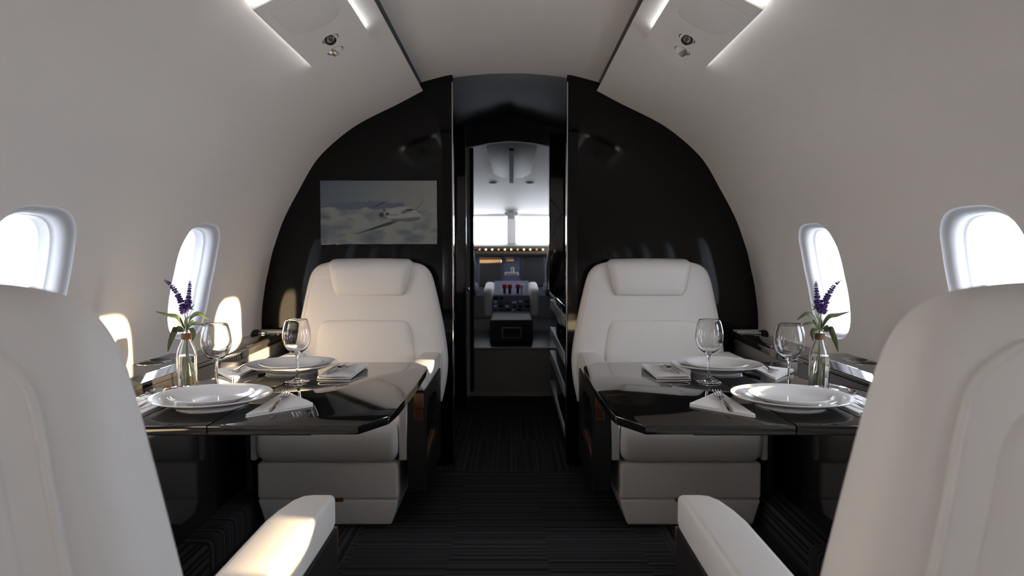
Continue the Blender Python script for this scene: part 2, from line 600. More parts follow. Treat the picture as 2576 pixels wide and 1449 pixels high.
# forward bulkhead: two glossy black halves with a folded inner edge
FOLD = [(0.331, 0.0), (0.331, 0.4), (0.331, 0.8), (0.331, 1.2), (0.331, 1.52), (0.336, 1.62), (0.348, 1.70), (0.382, 1.769), (0.419, 1.838)]
def bulkhead(s):
    nm = 'left' if s < 0 else 'right'
    bm = bmesh.new()
    out = [(x + 0.012, z) for x, z in PROF]
    fold = spline([(x, z, 0) for x, z in FOLD], 3)
    fold = [(p.x, p.y) for p in fold]
    face = [bm.verts.new((s * x, Y_BULK, z)) for x, z in out + [(0.424, 1.8495)] + list(reversed(fold))]
    bm.faces.new(face)
    fv = [bm.verts.new((s * x, Y_BULK, z)) for x, z in fold + [(0.431, 1.895)]]
    iv = [bm.verts.new((s * 0.283, 3.398, min(z * 1.0 if i < len(fold) - 1 else 1.895, 1.9))) for i, (x, z) in enumerate(fold)] + [bm.verts.new((s * 0.283, 3.398, 1.938))]
    for i in range(len(fv) - 1):
        bm.faces.new((fv[i], fv[i + 1], iv[i + 1], iv[i]))
    bm.faces.new([bm.verts.new((s * x, Y_BULK + 0.0005, z)) for x, z in ((0.417, 1.834), (0.4235, 1.8485), (0.46, 1.835), (0.46, 1.91), (0.431, 1.91))])
    # aisle-side return
    rv = [bm.verts.new((s * 0.283, 3.45, v.co.z)) for v in iv]
    for i in range(len(iv) - 1):
        bm.faces.new((iv[i], iv[i + 1], rv[i + 1], rv[i]))
    # rear face
    rr = [bm.verts.new((s * x, 3.45, z)) for x, z in [(0.283, 0), (1.24, 0)] + [(x + 0.012, z) for x, z in PROF if z > 0.3] + [(0.431, 1.895), (0.283, 1.938)]]
    bm.faces.new(rr)
    bmesh.ops.remove_doubles(bm, verts=bm.verts, dist=1e-5)
    struct(bm, f'wall_front_{nm}', M['bulk'], f'glossy black bulkhead panel on the {nm} of the aisle opening', 'bulkhead', thr=12)
    bm = bmesh.new()
    box(bm, s * 0.2835 - 0.003, s * 0.2835 + 0.003, 3.392, 3.452, 0.0, 1.90, 0.001, 1)
    struct(bm, f'trim_{3 if s < 0 else 4}', M['chrome'], f'thin polished edge strip on the {nm} side of the aisle opening', 'trim')
bulkhead(-1)
bulkhead(1)

# ------------------------------------------------------------------ vestibule beyond the bulkhead
def quad(bm, *pts):
    return bm.faces.new([bm.verts.new(p) for p in pts])
for s in (-1, 1):
    nm = 'left' if s < 0 else 'right'
    bm = bmesh.new()
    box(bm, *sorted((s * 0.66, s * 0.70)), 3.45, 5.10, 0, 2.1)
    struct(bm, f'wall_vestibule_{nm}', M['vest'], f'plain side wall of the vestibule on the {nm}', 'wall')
bm = bmesh.new()
ra = [(-0.75, 1.80), (-0.431, 1.893), (-0.28, 1.9365), (-0.14, 1.9535), (0, 1.9585), (0.14, 1.9535), (0.28, 1.9365), (0.431, 1.893), (0.75, 1.80)]
rb = [(-0.75, 1.90), (-0.431, 1.962), (-0.28, 2.000), (-0.14, 2.040), (0, 2.085), (0.14, 2.040), (0.28, 2.000), (0.431, 1.962), (0.75, 1.90)]
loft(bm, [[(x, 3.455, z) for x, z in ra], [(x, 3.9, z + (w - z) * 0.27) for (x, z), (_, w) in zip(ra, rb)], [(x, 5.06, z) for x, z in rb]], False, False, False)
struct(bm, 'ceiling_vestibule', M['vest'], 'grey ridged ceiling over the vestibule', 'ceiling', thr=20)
for s in (-1, 1):  # added plates, keep outside light from coming over the bulkhead top
    bm = bmesh.new()
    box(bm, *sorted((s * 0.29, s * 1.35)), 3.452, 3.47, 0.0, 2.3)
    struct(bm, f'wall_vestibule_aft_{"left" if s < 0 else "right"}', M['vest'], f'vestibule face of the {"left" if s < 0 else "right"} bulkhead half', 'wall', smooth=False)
bm = bmesh.new()
arch = [(-0.7, 1.78), (-0.42, 1.82), (-0.30, 1.845), (-0.15, 1.875), (0.0, 1.889), (0.15, 1.877), (0.30, 1.85), (0.42, 1.82), (0.7, 1.78)]
top = [(0.7, 2.2), (0.0, 2.2), (-0.7, 2.2)]
prism(bm, arch + top, 5.05, 5.10, lambda u, v, d: (u, d, v))
struct(bm, 'trim_5', M['vest'], 'arched grey header above the flight deck doorway', 'trim', smooth=False)
bm = bmesh.new()
box(bm, -0.70, -0.302, 5.06, 5.10, 0.0, 1.86)
box(bm, 0.405, 0.70, 5.06, 5.10, 0.0, 1.86)
struct(bm, 'wall_flight_deck', M['white'], 'white wall beside the flight deck doorway', 'wall', smooth=False)
bm = bmesh.new()
box(bm, -0.305, 0.41, 5.085, 5.12, 0.03, 0.348, 0.004)
box(bm, -0.305, 0.41, 5.06, 5.12, 0.0, 0.035, 0.003)
box(bm, -0.305, 0.41, 5.075, 5.12, 0.345, 0.362, 0.004)
struct(bm, 'trim_6', M['riser'], 'pale grey step riser below the flight deck doorway', 'step')

t = thing('door_pillar', (-0.287, 5.05, 0.04), 'thin black upright door edge at the flight deck doorway', 'door')
bm = bmesh.new()
box(bm, -0.300, -0.272, 5.03, 5.056, 0.04, 1.838, 0.004)
finish(bm, 'door_edge', M['black'], t)
bm = bmesh.new()
lathe(bm, [(0, -0.02), (0.012, -0.018), (0.016, 0), (0.012, 0.018), (0, 0.02)], (-0.312, 5.03, 0.80), 16, Vector((0, 1, 0)))
finish(bm, 'knob', M['chrome'], t)

t = thing('partition', (-0.5, 4.66, 0), 'tall black partition standing on the left of the vestibule', 'partition')
bm = bmesh.new()
hexa(bm, [(-0.66, 4.64, 0), (-0.303, 4.64, 0), (-0.303, 4.68, 0), (-0.66, 4.68, 0), (-0.66, 4.64, 1.86), (-0.303, 4.64, 1.945), (-0.303, 4.68, 1.945), (-0.66, 4.68, 1.86)], 0.004)
finish(bm, 'panel', M['gloss'], t)
bm = bmesh.new()
box(bm, -0.306, -0.3005, 4.64, 4.68, 0.0, 1.93, 0.001, 1)
finish(bm, 'edge_strip', M['chrome'], t)

t = thing('galley_cabinet', (0.46, 4.2, 0), 'black galley counter with pale drawer strips on the right of the vestibule', 'cabinet')
bm = bmesh.new()
box(bm, 0.292, 0.655, 3.47, 4.95, 0.0, 0.765, 0.004)
finish(bm, 'body', M['gloss'], t)
bm = bmesh.new()
box(bm, 0.280, 0.655, 3.46, 4.95, 0.767, 0.792, 0.004)
finish(bm, 'worktop', M['gloss'], t)
for z0, z1 in ((0.675, 0.735), (0.475, 0.535), (0.305, 0.365), (0.10, 0.145)):  # pale strips stand in for step reflections on the glossy side
    bm = bmesh.new()
    box(bm, 0.286, 0.294, 3.52, 4.93, z0, z1, 0.002)
    finish(bm, 'drawer_strip', M['white'], t)
t = thing('tall_cabinet', (0.46, 4.92, 0.795), 'tall black cabinet standing on the end of the galley counter', 'cabinet')
bm = bmesh.new()
box(bm, 0.278, 0.655, 4.88, 4.945, 0.794, 1.915, 0.004)
finish(bm, 'body', M['gloss'], t)
bm = bmesh.new()
box(bm, 0.2745, 0.279, 4.88, 4.945, 0.80, 1.90, 0.001, 1)
finish(bm, 'edge_strip', M['chrome'], t)

# ------------------------------------------------------------------ flight deck
ZF = 0.355
bm = bmesh.new()
box(bm, -1.0, 1.0, 5.12, 7.7, ZF - 0.03, ZF)
struct(bm, 'floor_flight_deck', M['satin'], 'raised grey floor of the flight deck', 'floor', smooth=False)
bm = bmesh.new()
for s in (-1, 1):
    # side walls with one long window opening each
    x = s * 1.0
    quad(bm, (x, 5.1, ZF), (x, 7.7, ZF), (x, 7.7, 1.12), (x, 5.1, 1.12))
    quad(bm, (x, 5.1, 1.12), (x, 6.5, 1.12), (x, 6.5, 1.46), (x, 5.1, 1.46))
    quad(bm, (x, 7.3, 1.12), (x, 7.7, 1.12), (x, 7.7, 1.46), (x, 7.3, 1.46))
    quad(bm, (x, 5.1, 1.46), (x, 7.7, 1.46), (x, 7.7, 2.0), (x, 5.1, 2.0))
    quad(bm, (s * 0.7, 5.1, 0), (x, 5.1, 0), (x, 5.1, 2.1), (s * 0.7, 5.1, 2.1))
quad(bm, (-1, 7.7, 0), (1, 7.7, 0), (1, 7.7, 1.18), (-1, 7.7, 1.18))
struct(bm, 'wall_flight_deck_shell', M['grey'], 'grey side and nose walls of the flight deck', 'wall', smooth=False)
bm = bmesh.new()
rows = []
for k in range(9):
    y = 5.10 + (7.72 - 5.10) * k / 8
    zc = 1.93 + (1.49 - 1.93) * (k / 8) ** 1.05
    rows.append([(x, y, zc - 0.10 * (x / 1.0) ** 2 * (1 - 0.6 * k / 8)) for x in (-1.0, -0.7, -0.4, -0.15, 0, 0.15, 0.4, 0.7, 1.0)])
loft(bm, rows, False, False, False)
struct(bm, 'ceiling_flight_deck', M['deck_ceil'], 'white sloping ceiling of the flight deck', 'ceiling')
# windscreen frame
t = bpy.data.objects.new('window_15', None)
t.location = (0, 7.6, 1.18)
col.objects.link(t)
tag(t, 'bright two-pane windscreen at the nose of the flight deck', 'window', kind='structure')
bm = bmesh.new()
box(bm, -0.045, 0.055, 7.50, 7.62, 1.15, 1.53, 0.01)
finish(bm, 'centre_post', M['white'], t)
bm = bmesh.new()
for s in (-1, 1):
    box(bm, *sorted((s * 0.62, s * 1.02)), 7.58, 7.66, 1.12, 1.56, 0.01)
box(bm, -1, 1, 7.60, 7.66, 1.12, 1.188, 0.005)
box(bm, -1, 1, 7.60, 7.70, 1.485, 1.56, 0.005)
finish(bm, 'frame', M['white'], t)
for s in (-1, 1):
    bm = bmesh.new()
    box(bm, *sorted((s * 0.05, s * 0.63)), 7.625, 7.632, 1.18, 1.50)
    finish(bm, 'pane', M['pane'], t, smooth=False)
for (loc, rot, sx, sy) in (((0, 7.75, 1.34), Vector((0, -1, 0)), 1.3, 0.34), ((-1.05, 6.9, 1.29), Vector((1, 0, 0)), 0.85, 0.36), ((1.05, 6.9, 1.29), Vector((-1, 0, 0)), 0.85, 0.36)):
    d = bpy.data.lights.new('windscreen_daylight', 'AREA')
    d.shape = 'RECTANGLE'
    d.size = sx
    d.size_y = sy
    d.cycles.is_portal = True
    p = bpy.data.objects.new('windscreen_daylight', d)
    col.objects.link(p)
    p.location = loc
    p.rotation_euler = rot.to_track_quat('-Z', 'Y').to_euler()

# overhead panel on the flight deck ceiling
t = thing('overhead_panel', (0, 5.9, 1.80), 'pale overhead switch panel with a black slot on the flight deck ceiling', 'panel')
def zc(y):
    return 1.93 + (1.49 - 1.93) * ((y - 5.10) / 2.62) ** 1.05
bm = bmesh.new()
ol = [(-0.19, 5.16), (0.21, 5.16), (0.19, 5.6), (0.17, 6.0), (0.10, 6.12), (-0.08, 6.12), (-0.15, 6.0), (-0.17, 5.6)]
prism(bm, ol, 0.0, 0.02, lambda u, v, d: (u, v, zc(v) - 0.005 - d), 0.006)
finish(bm, 'housing', M['deck_ceil'], t)
bm = bmesh.new()
prism(bm, [(-0.012, 5.30), (0.024, 5.30), (0.024, 6.22), (-0.012, 6.22)], 0.0, 0.02, lambda u, v, d: (u, v, zc(v) - 0.024 - d))
finish(bm, 'slot', M['black'], t)
for x in (-0.165, 0.18):
    l = thing('ceiling_speaker', (x, 6.35, zc(6.35)), f'small grey round ceiling outlet {"left" if x < 0 else "right"} of the black overhead slot', 'outlet', 'flight deck ceiling outlets')
    bm = bmesh.new()
    lathe(bm, [(0, 0.012), (0.028, 0.012), (0.04, 0.004), (0.044, 0.0), (0.044, -0.01)], (x, 6.35, zc(6.35) - 0.004), 20, Vector((0, -0.16, -1)))
    finish(bm, 'grille', M['grey'], l)

t = thing('compass_bracket', (0.0, 7.42, 1.50), 'grey compass bracket hanging above the windscreen post', 'bracket')
bm = bmesh.new()
box(bm, -0.07, 0.075, 7.40, 7.48, 1.485, 1.525, 0.01)
box(bm, -0.035, 0.04, 7.41, 7.47, 1.45, 1.50, 0.01)
finish(bm, 'housing', M['grey'], t)

# instrument panel
t = thing('instrument_panel', (0, 7.2, 0.7), 'blue-grey instrument panel with two large grey displays under the windscreen', 'instrument panel')
bm = bmesh.new()
box(bm, -0.95, 0.95, 7.22, 7.36, 0.62, 1.06, 0.01)
finish(bm, 'panel', M['panelblue'], t)
for x0, x1 in ((-0.335, -0.10), (0.115, 0.355), (-0.62, -0.38), (0.40, 0.64)):
    bm = bmesh.new()
    box(bm, x0, x1, 7.205, 7.225, 0.73, 1.045, 0.006)
    d = finish(bm, 'display', M['display'], t)
    if -0.34 < x0 < 0:
        bm = bmesh.new()
        box(bm, x0 + 0.006, x1 - 0.006, 7.202, 7.206, 0.975, 1.038)
        finish(bm, 'tan_bar', M['tan'], d)
for k in range(3):
    bm = bmesh.new()
    box(bm, -0.055 + 0.04 * k, -0.027 + 0.04 * k, 7.205, 7.222, 0.86, 0.885, 0.003)
    finish(bm, 'button', M['black'], t)
bm = bmesh.new()
box(bm, -0.055, 0.03, 7.205, 7.222, 0.985, 1.04, 0.004)
finish(bm, 'small_display', M['tan'], t)
t = thing('glareshield', (0, 7.1, 1.07), 'dark glareshield strip with a row of small pale knobs above the displays', 'glareshield')
bm = bmesh.new()
hexa(bm, [(-0.95, 7.12, 1.065), (0.95, 7.12, 1.065), (0.95, 7.45, 1.065), (-0.95, 7.45, 1.065), (-0.95, 7.12, 1.15), (0.95, 7.12, 1.15), (0.95, 7.5, 1.185), (-0.95, 7.5, 1.185)], 0.012)
finish(bm, 'hood', M['darkblack'], t)
for k in range(11):
    bm = bmesh.new()
    lathe(bm, [(0, 0.016), (0.010, 0.015), (0.012, 0.0)], (-0.33 + 0.066 * k, 7.122, 1.115), 12, Vector((0, -1, 0)))
    finish(bm, 'knob', M['white'] if k % 3 else M['tan'], t)

# centre pedestal
t = thing('control_pedestal', (0, 6.0, ZF), 'centre control pedestal with pale rounded shoulders and red-topped levers', 'pedestal')
bm = bmesh.new()
box(bm, -0.165, 0.175, 5.35, 6.9, ZF, 0.545, 0.015)
finish(bm, 'base', M['darkblack'], t)
bm = bmesh.new()
box(bm, -0.07, 0.085, 5.338, 5.352, 0.40, 0.49, 0.004)
pl = finish(bm, 'placard', M['grey'], t)
bm = bmesh.new()
box(bm, -0.06, 0.075, 5.334, 5.339, 0.41, 0.48)
finish(bm, 'placard_face', M['darkblack'], pl)
for s in (-1, 1):
    bm = bmesh.new()
    ol = [(0.0, 0.50), (0.0, 0.70), (0.02, 0.735), (0.06, 0.755), (0.5, 0.79), (0.5, 0.50)]
    x0, x1 = (s * 0.165 + 0.004, s * 0.255 + 0.004)
    prism(bm, ol, min(x0, x1), max(x0, x1), lambda u, v, d: (d, 6.28 + u, v), 0.03, 4)
    finish(bm, 'shoulder', M['white'], t)
bm = bmesh.new()
hexa(bm, [(-0.17, 6.22, 0.50), (0.178, 6.22, 0.50), (0.178, 6.9, 0.50), (-0.17, 6.9, 0.50), (-0.17, 6.30, 0.685), (0.178, 6.30, 0.685), (0.178, 6.9, 0.80), (-0.17, 6.9, 0.80)], 0.008)
finish(bm, 'switch_deck', M['panelblue'], t)
for k in range(26):
    x = -0.145 + 0.058 * (k % 6) + R.uniform(-0.008, 0.008)
    u = 0.08 + 0.2 * (k // 6) + R.uniform(-0.03, 0.03)
    y = 6.22 + 0.08 * u
    z = 0.50 + 0.185 * u
    bm = bmesh.new()
    w = R.choice((0.010, 0.016, 0.022))
    box(bm, x - w, x + w, y - 0.014, y + 0.004, z - 0.010, z + 0.010, 0.002, 1)
    finish(bm, 'button', R.choice((M['black'], M['black'], M['white'], M['panelblue'], M['red'])), t)
for x, kd in ((-0.06, 'red'), (-0.01, 'red'), (0.065, 'red'), (0.10, 'white')):
    bm = bmesh.new()
    box(bm, x - 0.012, x + 0.012, 6.36, 6.375, 0.68, 0.755, 0.004)
    lv = finish(bm, 'lever', M['black'] if kd == 'red' else M['white'], t)
    bm = bmesh.new()
    box(bm, x - 0.022, x + 0.022, 6.345, 6.39, 0.745, 0.785, 0.008)
    finish(bm, 'knob', M[kd], lv)
bm = bmesh.new()
box(bm, -0.06, 0.075, 6.60, 6.68, 0.86, 0.89, 0.008)
box(bm, 0.0, 0.03, 6.62, 6.65, 0.88, 0.94, 0.006)
finish(bm, 'thrust_lever_bar', M['white'], t)

# pilot seats, mostly hidden by the door frame
for s in (-1, 1):
    t = thing('pilot_seat', (s * 0.56, 6.3, ZF), f'dark pilot seat {"left" if s < 0 else "right"} of the control pedestal, mostly hidden by the doorway', 'pilot seat')
    bm = bmesh.new()
    rings = []
    for z, hw, yf in ((0.75, 0.24, 0), (0.95, 0.25, -0.02), (1.2, 0.22, -0.05), (1.3, 0.16, -0.06), (1.34, 0.10, -0.06), (1.5, 0.10, -0.07), (1.52, 0.07, -0.07)):
        rings.append([(s * 0.56 + hw * (abs(math.cos(a)) ** 0.4) * (1 if math.cos(a) > 0 else -1), 6.1 + yf + 0.06 * (abs(math.sin(a)) ** 0.4) * (1 if math.sin(a) > 0 else -1), z) for a in [2 * math.pi * (i + .5) / 24 for i in range(24)]])
    loft(bm, rings)
    finish(bm, 'backrest', M['darkblack'], t)
    bm = bmesh.new()
    box(bm, s * 0.56 - 0.25, s * 0.56 + 0.25, 6.1, 6.6, 0.68, 0.80, 0.03)
    finish(bm, 'seat_cushion', M['darkblack'], t)
    bm = bmesh.new()
    box(bm, s * 0.56 - 0.18, s * 0.56 + 0.18, 6.15, 6.5, ZF, 0.70, 0.01)
    finish(bm, 'base', M['darkblack'], t)

# ------------------------------------------------------------------ passenger seats
def smooth_levels(lev, n):
    out = []
    for i in range(len(lev) - 1):
        p1, p2 = lev[i], lev[i + 1]
        p0 = lev[i - 1] if i else p1
        p3 = lev[i + 2] if i + 2 < len(lev) else p2
        for k in range(n):
            t = k / n
            z = p1[0] + (p2[0] - p1[0]) * t
            row = [z]
            for c in (1, 2, 3):
                m1 = (p2[c] - p0[c]) / max(p2[0] - p0[0], 1e-6) * (p2[0] - p1[0])
                m2 = (p3[c] - p1[c]) / max(p3[0] - p1[0], 1e-6) * (p2[0] - p1[0])
                row.append((2 * t ** 3 - 3 * t ** 2 + 1) * p1[c] + (t ** 3 - 2 * t ** 2 + t) * m1 + (-2 * t ** 3 + 3 * t ** 2) * p2[c] + (t ** 3 - t ** 2) * m2)
            out.append(tuple(row))
    out.append(lev[-1])
    return out
def sgn(v):
    return 1 if v >= 0 else -1
def seat(side, front, label, hr_w=1.0, hr_dz=0.0):
    """a: towards the aisle, r: backwards from the leg-rest face, z: up"""
    cx = 0.655
    y0 = 2.575 if front else 1.30
    d = 1 if front else -1
    def W(a, r, z):
        return (side * (cx - a), y0 + d * r, z)
    def B(bm, a0, a1, r0, r1, z0, z1, bev=0.0, seg=3):
        p = W(a0, r0, z0)
        q = W(a1, r1, z1)
        return box(bm, min(p[0], q[0]), max(p[0], q[0]), min(p[1], q[1]), max(p[1], q[1]), z0, z1, bev, seg)
    t = thing('passenger_seat', W(0, 0.40, 0), label, 'seat', 'white leather cabin seats')
    # plinth
    bm = bmesh.new()
    B(bm, -0.21, 0.12, 0.07, 0.68, 0.0, 0.36)
    finish(bm, 'plinth', M['black'], t)
    # leg rest: upper panel and tapered lower flap
    bm = bmesh.new()
    B(bm, -0.311, 0.230, 0.0, 0.60, 0.1135, 0.254, 0.012)
    lr = finish(bm, 'leg_rest', M['leather'], t)
    bm = bmesh.new()
    pts = [W(-0.283, 0.004, 0.012), W(0.201, 0.004, 0.012), W(0.201, 0.40, 0.012), W(-0.283, 0.40, 0.012),
           W(-0.311, 0.0, 0.112), W(0.230, 0.0, 0.112), W(0.230, 0.42, 0.112), W(-0.311, 0.42, 0.112)]
    hexa(bm, pts, 0.009)
    finish(bm, 'lower_flap', M['leather'], lr)
    bm = bmesh.new()
    B(bm, -0.029, 0.019, -0.004, 0.01, 0.105, 0.121, 0.002)
    tag(finish(bm, 'latch', M['bronze'], lr), 'small bronze latch')
    # seat cushion with a bulging front
    bm = bmesh.new()
    rings = []
    for k in range(12):
        z = 0.258 + (0.415 - 0.258) * k / 11
        u = (k / 11) * 2 - 1
        ins = 0.022 * abs(u) ** 4
        ol = rrect(0.541 - 2 * ins, 0.66, 0.03, 5, -0.0405, 0.318 + ins * 0.8)
        rings.append([W(p[0], p[1] + (-0.016 * (1 - u * u) if p[1] < 0.2 else 0), z) for p in ol])
    loft(bm, rings)
    finish(bm, 'seat_cushion', M['leather'], t, thr=60)
    # inner arm upholstery
    for a0, a1 in ((0.2315, 0.265), (-0.337, -0.312)):
        bm = bmesh.new()
        B(bm, a0, a1, 0.004, 0.60, 0.262, 0.53, 0.008)
        finish(bm, 'arm_upholstery', M['leather'], t)
    # aisle arm: black panel with an open pocket, bronze control pocket, white pad
    outline = []
    def onside(r, z):
        return (r, z)
    outer = [(0.012, 0.14), (0.30, 0.12), (0.60, 0.12), (0.60, 0.522), (0.30, 0.524), (0.02, 0.524), (0.002, 0.50), (0.0, 0.30)]
    inner = [(0.085, 0.265), (0.30, 0.292), (0.40, 0.315), (0.44, 0.36), (0.44, 0.43), (0.38, 0.462), (0.16, 0.475), (0.085, 0.44)]
    order_o = [outer[0], outer[1], outer[2], ((0.60), 0.32), outer[3], outer[4], outer[5], outer[7]]
    bm = bmesh.new()
    vo = [bm.verts.new(W(0.331, r, z)) for r, z in order_o]
    vi = [bm.verts.new(W(0.331, r, z)) for r, z in inner]
    vd = [bm.verts.new(W(0.287, r + 0.004, z)) for r, z in inner]
    vb = [bm.verts.new(W(0.266, r, z)) for r, z in order_o]
    n = len(vo)
    for i in range(n):
        j = (i + 1) % n
        bm.faces.new((vo[i], vo[j], vi[j], vi[i]))
        bm.faces.new((vi[i], vi[j], vd[j], vd[i]))
        bm.faces.new((vo[j], vo[i], vb[i], vb[j]))
    bm.faces.new(vd)
    bm.faces.new(list(reversed(vb)))
    ap = finish(bm, 'arm_panel', M['satin'], t, thr=25)
    bm = bmesh.new()
    hexa(bm, [W(0.3150, 0.085, 0.25), W(0.3335, 0.085, 0.25), W(0.3335, 0.33, 0.285), W(0.3150, 0.33, 0.285), W(0.3150, 0.085, 0.274), W(0.3335, 0.085, 0.274), W(0.3335, 0.33, 0.303), W(0.3150, 0.33, 0.303)], 0.002, 1)
    tag(finish(bm, 'pocket_trim', M['bronze'], ap), 'bronze pocket trim')
    bm = bmesh.new()
    hexa(bm, [W(0.3315, 0.07, 0.15), W(0.3335, 0.07, 0.15), W(0.3335, 0.47, 0.14), W(0.3315, 0.47, 0.14), W(0.3315, 0.07, 0.24), W(0.3335, 0.07, 0.24), W(0.3335, 0.47, 0.285), W(0.3315, 0.47, 0.285)], 0.001, 1)
    finish(bm, 'lower_cover', M['satin'], ap)
    bm = bmesh.new()
    B(bm, 0.290, 0.328, -0.0015, 0.01, 0.466, 0.522, 0.0012, 2)
    cp = finish(bm, 'control_flap', M['bronze'], ap)
    bm = bmesh.new()
    o0 = [W(0.2920, -0.003, 0.422), W(0.3275, -0.003, 0.422), W(0.3275, -0.003, 0.464), W(0.2920, -0.003, 0.464)]
    i0 = [W(0.2960, -0.003, 0.426), W(0.3235, -0.003, 0.426), W(0.3235, -0.003, 0.462), W(0.2960, -0.003, 0.462)]
    i1 = [W(0.2960, 0.004, 0.426), W(0.3235, 0.004, 0.426), W(0.3235, -0.001, 0.462), W(0.2960, -0.001, 0.462)]
    loft(bm, [o0, i0, i1], True, False, True)
    finish(bm, 'control_recess', M['bronze'], cp, smooth=False)
    def pad(a0, a1, name, taper):
        bm = bmesh.new()
        rings = []
        for r, zt, zb, ki, ko in ((0.010, 0.572, 0.548, 0.055, 0.010), (0.014, 0.583, 0.538, 0.044, 0.004), (0.022, 0.591, 0.530, 0.034, 0.001), (0.038, 0.595, 0.527, 0.024, 0), (0.065, 0.597, 0.526, 0.014, 0), (0.11, 0.597, 0.525, 0.005, 0),
                               (0.16, 0.597, 0.525, 0.0, 0), (0.25, 0.597, 0.525, 0, 0), (0.42, 0.597, 0.525, 0, 0), (0.61, 0.597, 0.525, 0, 0)):
            lo, hi = a0 + (ki if taper > 0 else ko), a1 - (ko if taper > 0 else ki)
            h = zt - zb
            ol = rrect(hi - lo, h, min(0.010, h * 0.35), 4, (lo + hi) / 2, (zt + zb) / 2)
            rings.append([W(p[0], r, p[1]) for p in ol])
        loft(bm, rings)
        return finish(bm, name, M['leather'], t, thr=50)
    pad(0.244, 0.330, 'arm_pad', 1)
    pad(-0.380, -0.305, 'arm_pad', -1)
    bm = bmesh.new()
    B(bm, -0.357, -0.338, 0.01, 0.58, 0.14, 0.523, 0.004)
    finish(bm, 'arm_panel', M['satin'], t)
    # backrest
    bm = bmesh.new()
    lev = [(0.36, 0.335, 0.600, 0.715), (0.46, 0.354, 0.594, 0.742), (0.564, 0.360, 0.592, 0.756), (0.70, 0.342, 0.594, 0.760), (0.78, 0.327, 0.598, 0.756), (0.86, 0.310, 0.602, 0.748),
           (0.92, 0.296, 0.606, 0.738), (0.96, 0.283, 0.610, 0.728), (0.985, 0.267, 0.614, 0.718), (1.003, 0.244, 0.620, 0.708), (1.013, 0.216, 0.628, 0.698), (1.019, 0.178, 0.640, 0.686), (1.022, 0.12, 0.652, 0.674)]
    lev = smooth_levels(lev, 5)
    rings = []
    NS = 56
    for z, hw, rf, rr in lev:
        rc, rh = (rf + rr) / 2, (rr - rf) / 2
        ring = []
        for k in range(NS):
            a = 2 * math.pi * (k + 0.5) / NS
            c, s_ = math.cos(a), math.sin(a)
            e = 2 / 5.0
            aa = hw * abs(c) ** e * sgn(c)
            r_ = rc + rh * abs(s_) ** e * sgn(s_)
            lean = 0.02 * (z - 0.9)
            # slightly dished front, bowed rear
            if s_ < 0:
                r_ += 0.012 * (1 - (aa / hw) ** 2) * (1 if z < 0.95 else 0.4)
            else:
                r_ += 0.018 * (1 - (aa / hw) ** 2) - 0.018
            ring.append(W(aa, r_ + lean, z))
        rings.append(ring)
    loft(bm, rings)
    bk = finish(bm, 'backrest', M['leather'], t, thr=60)
    # piping: front welt and rear seam
    def edge_line(off, rear):
        pts = []
        L = [q for q in lev if 0.44 <= q[0] <= 0.965][::3]
        for z, hw, rf, rr in L:
            pts.append((hw - off, z))
        return pts
    for rear in (0, 1):
        off = 0.022 if not rear else 0.042
        def hw_at(z):
            for l0, l1 in zip(lev, lev[1:]):
                if l0[0] <= z <= l1[0]:
                    return l0[1] + (l1[1] - l0[1]) * (z - l0[0]) / (l1[0] - l0[0])
            return lev[-1][1]
        if rear:
            half = [(hw_at(z) - off, z) for z in (0.44, 0.52, 0.60, 0.68, 0.76, 0.84, 0.90)] + [(hw_at(0.93) - off - 0.006, 0.935), (hw_at(0.96) - off - 0.022, 0.960), (0.185, 0.972), (0.10, 0.977)]
        else:
            half = [(hw_at(z) - off, z) for z in (0.44, 0.52, 0.60, 0.68, 0.76, 0.84, 0.90, 0.94, 0.965)] + [(hw_at(0.985) - off - 0.004, 0.985), (hw_at(1.0) - off - 0.010, 0.998), (0.17, 1.008), (0.10, 1.012)]
        seq = [(-a, z) for a, z in half] + [(0.0, half[-1][1] + 0.001)] + [(a, z) for a, z in reversed(half)]
        sp_ = spline([(a, z, 0) for a, z in seq], 5)
        path = []
        for q in sp_:
            a, z = q.x, q.y
            # interpolate shell at z
            for l0, l1 in zip(lev, lev[1:]):
                if l0[0] <= z <= l1[0]:
                    f = (z - l0[0]) / (l1[0] - l0[0])
                    hw, rf, rr = [l0[i] + (l1[i] - l0[i]) * f for i in (1, 2, 3)]
                    break
            rc, rh = (rf + rr) / 2, (rr - rf) / 2
            u = min(abs(a) / hw, 0.9999)
            sh = (1 - u ** 5) ** (1 / 5.0)
            lean = 0.02 * (z - 0.9)
            if rear:
                r_ = rc + rh * sh + 0.018 * (1 - u * u) - 0.018
            else:
                r_ = rc - rh * sh + 0.012 * (1 - u * u) * (1 if z < 0.95 else 0.4)
            path.append(W(a, r_ + lean, z))
        bm = bmesh.new()
        tube(bm, path, 0.0022 if not rear else 0.0040, 8)
        finish(bm, 'piping' if not rear else 'rear_seam', M['leather'], bk)
    # rear centre panel (slightly proud)
    bm = bmesh.new()
    rings = []
    for off, lift in ((0.0, -0.012), (0.0, 0.000), (0.006, 0.004), (0.016, 0.007), (0.05, 0.008)):
        ho = off + 0.074
        half = [(hw_at(z) - ho, max(z, 0.44 + off)) for z in (0.44, 0.52, 0.60, 0.68, 0.76, 0.82, 0.86)]
        a1 = half[-1][0]
        half += [(a1 - 0.005, 0.883 - off * .3), (a1 - 0.016, 0.903 - off * .6), (a1 - 0.036, 0.918 - off * .9), (a1 - 0.07, 0.926 - off), (a1 - 0.13, 0.930 - off)]
        full = [(q.x, q.y) for q in spline([(-a, z, 0) for a, z in half] + [(a, z, 0) for a, z in reversed(half)], 3)]
        row = []
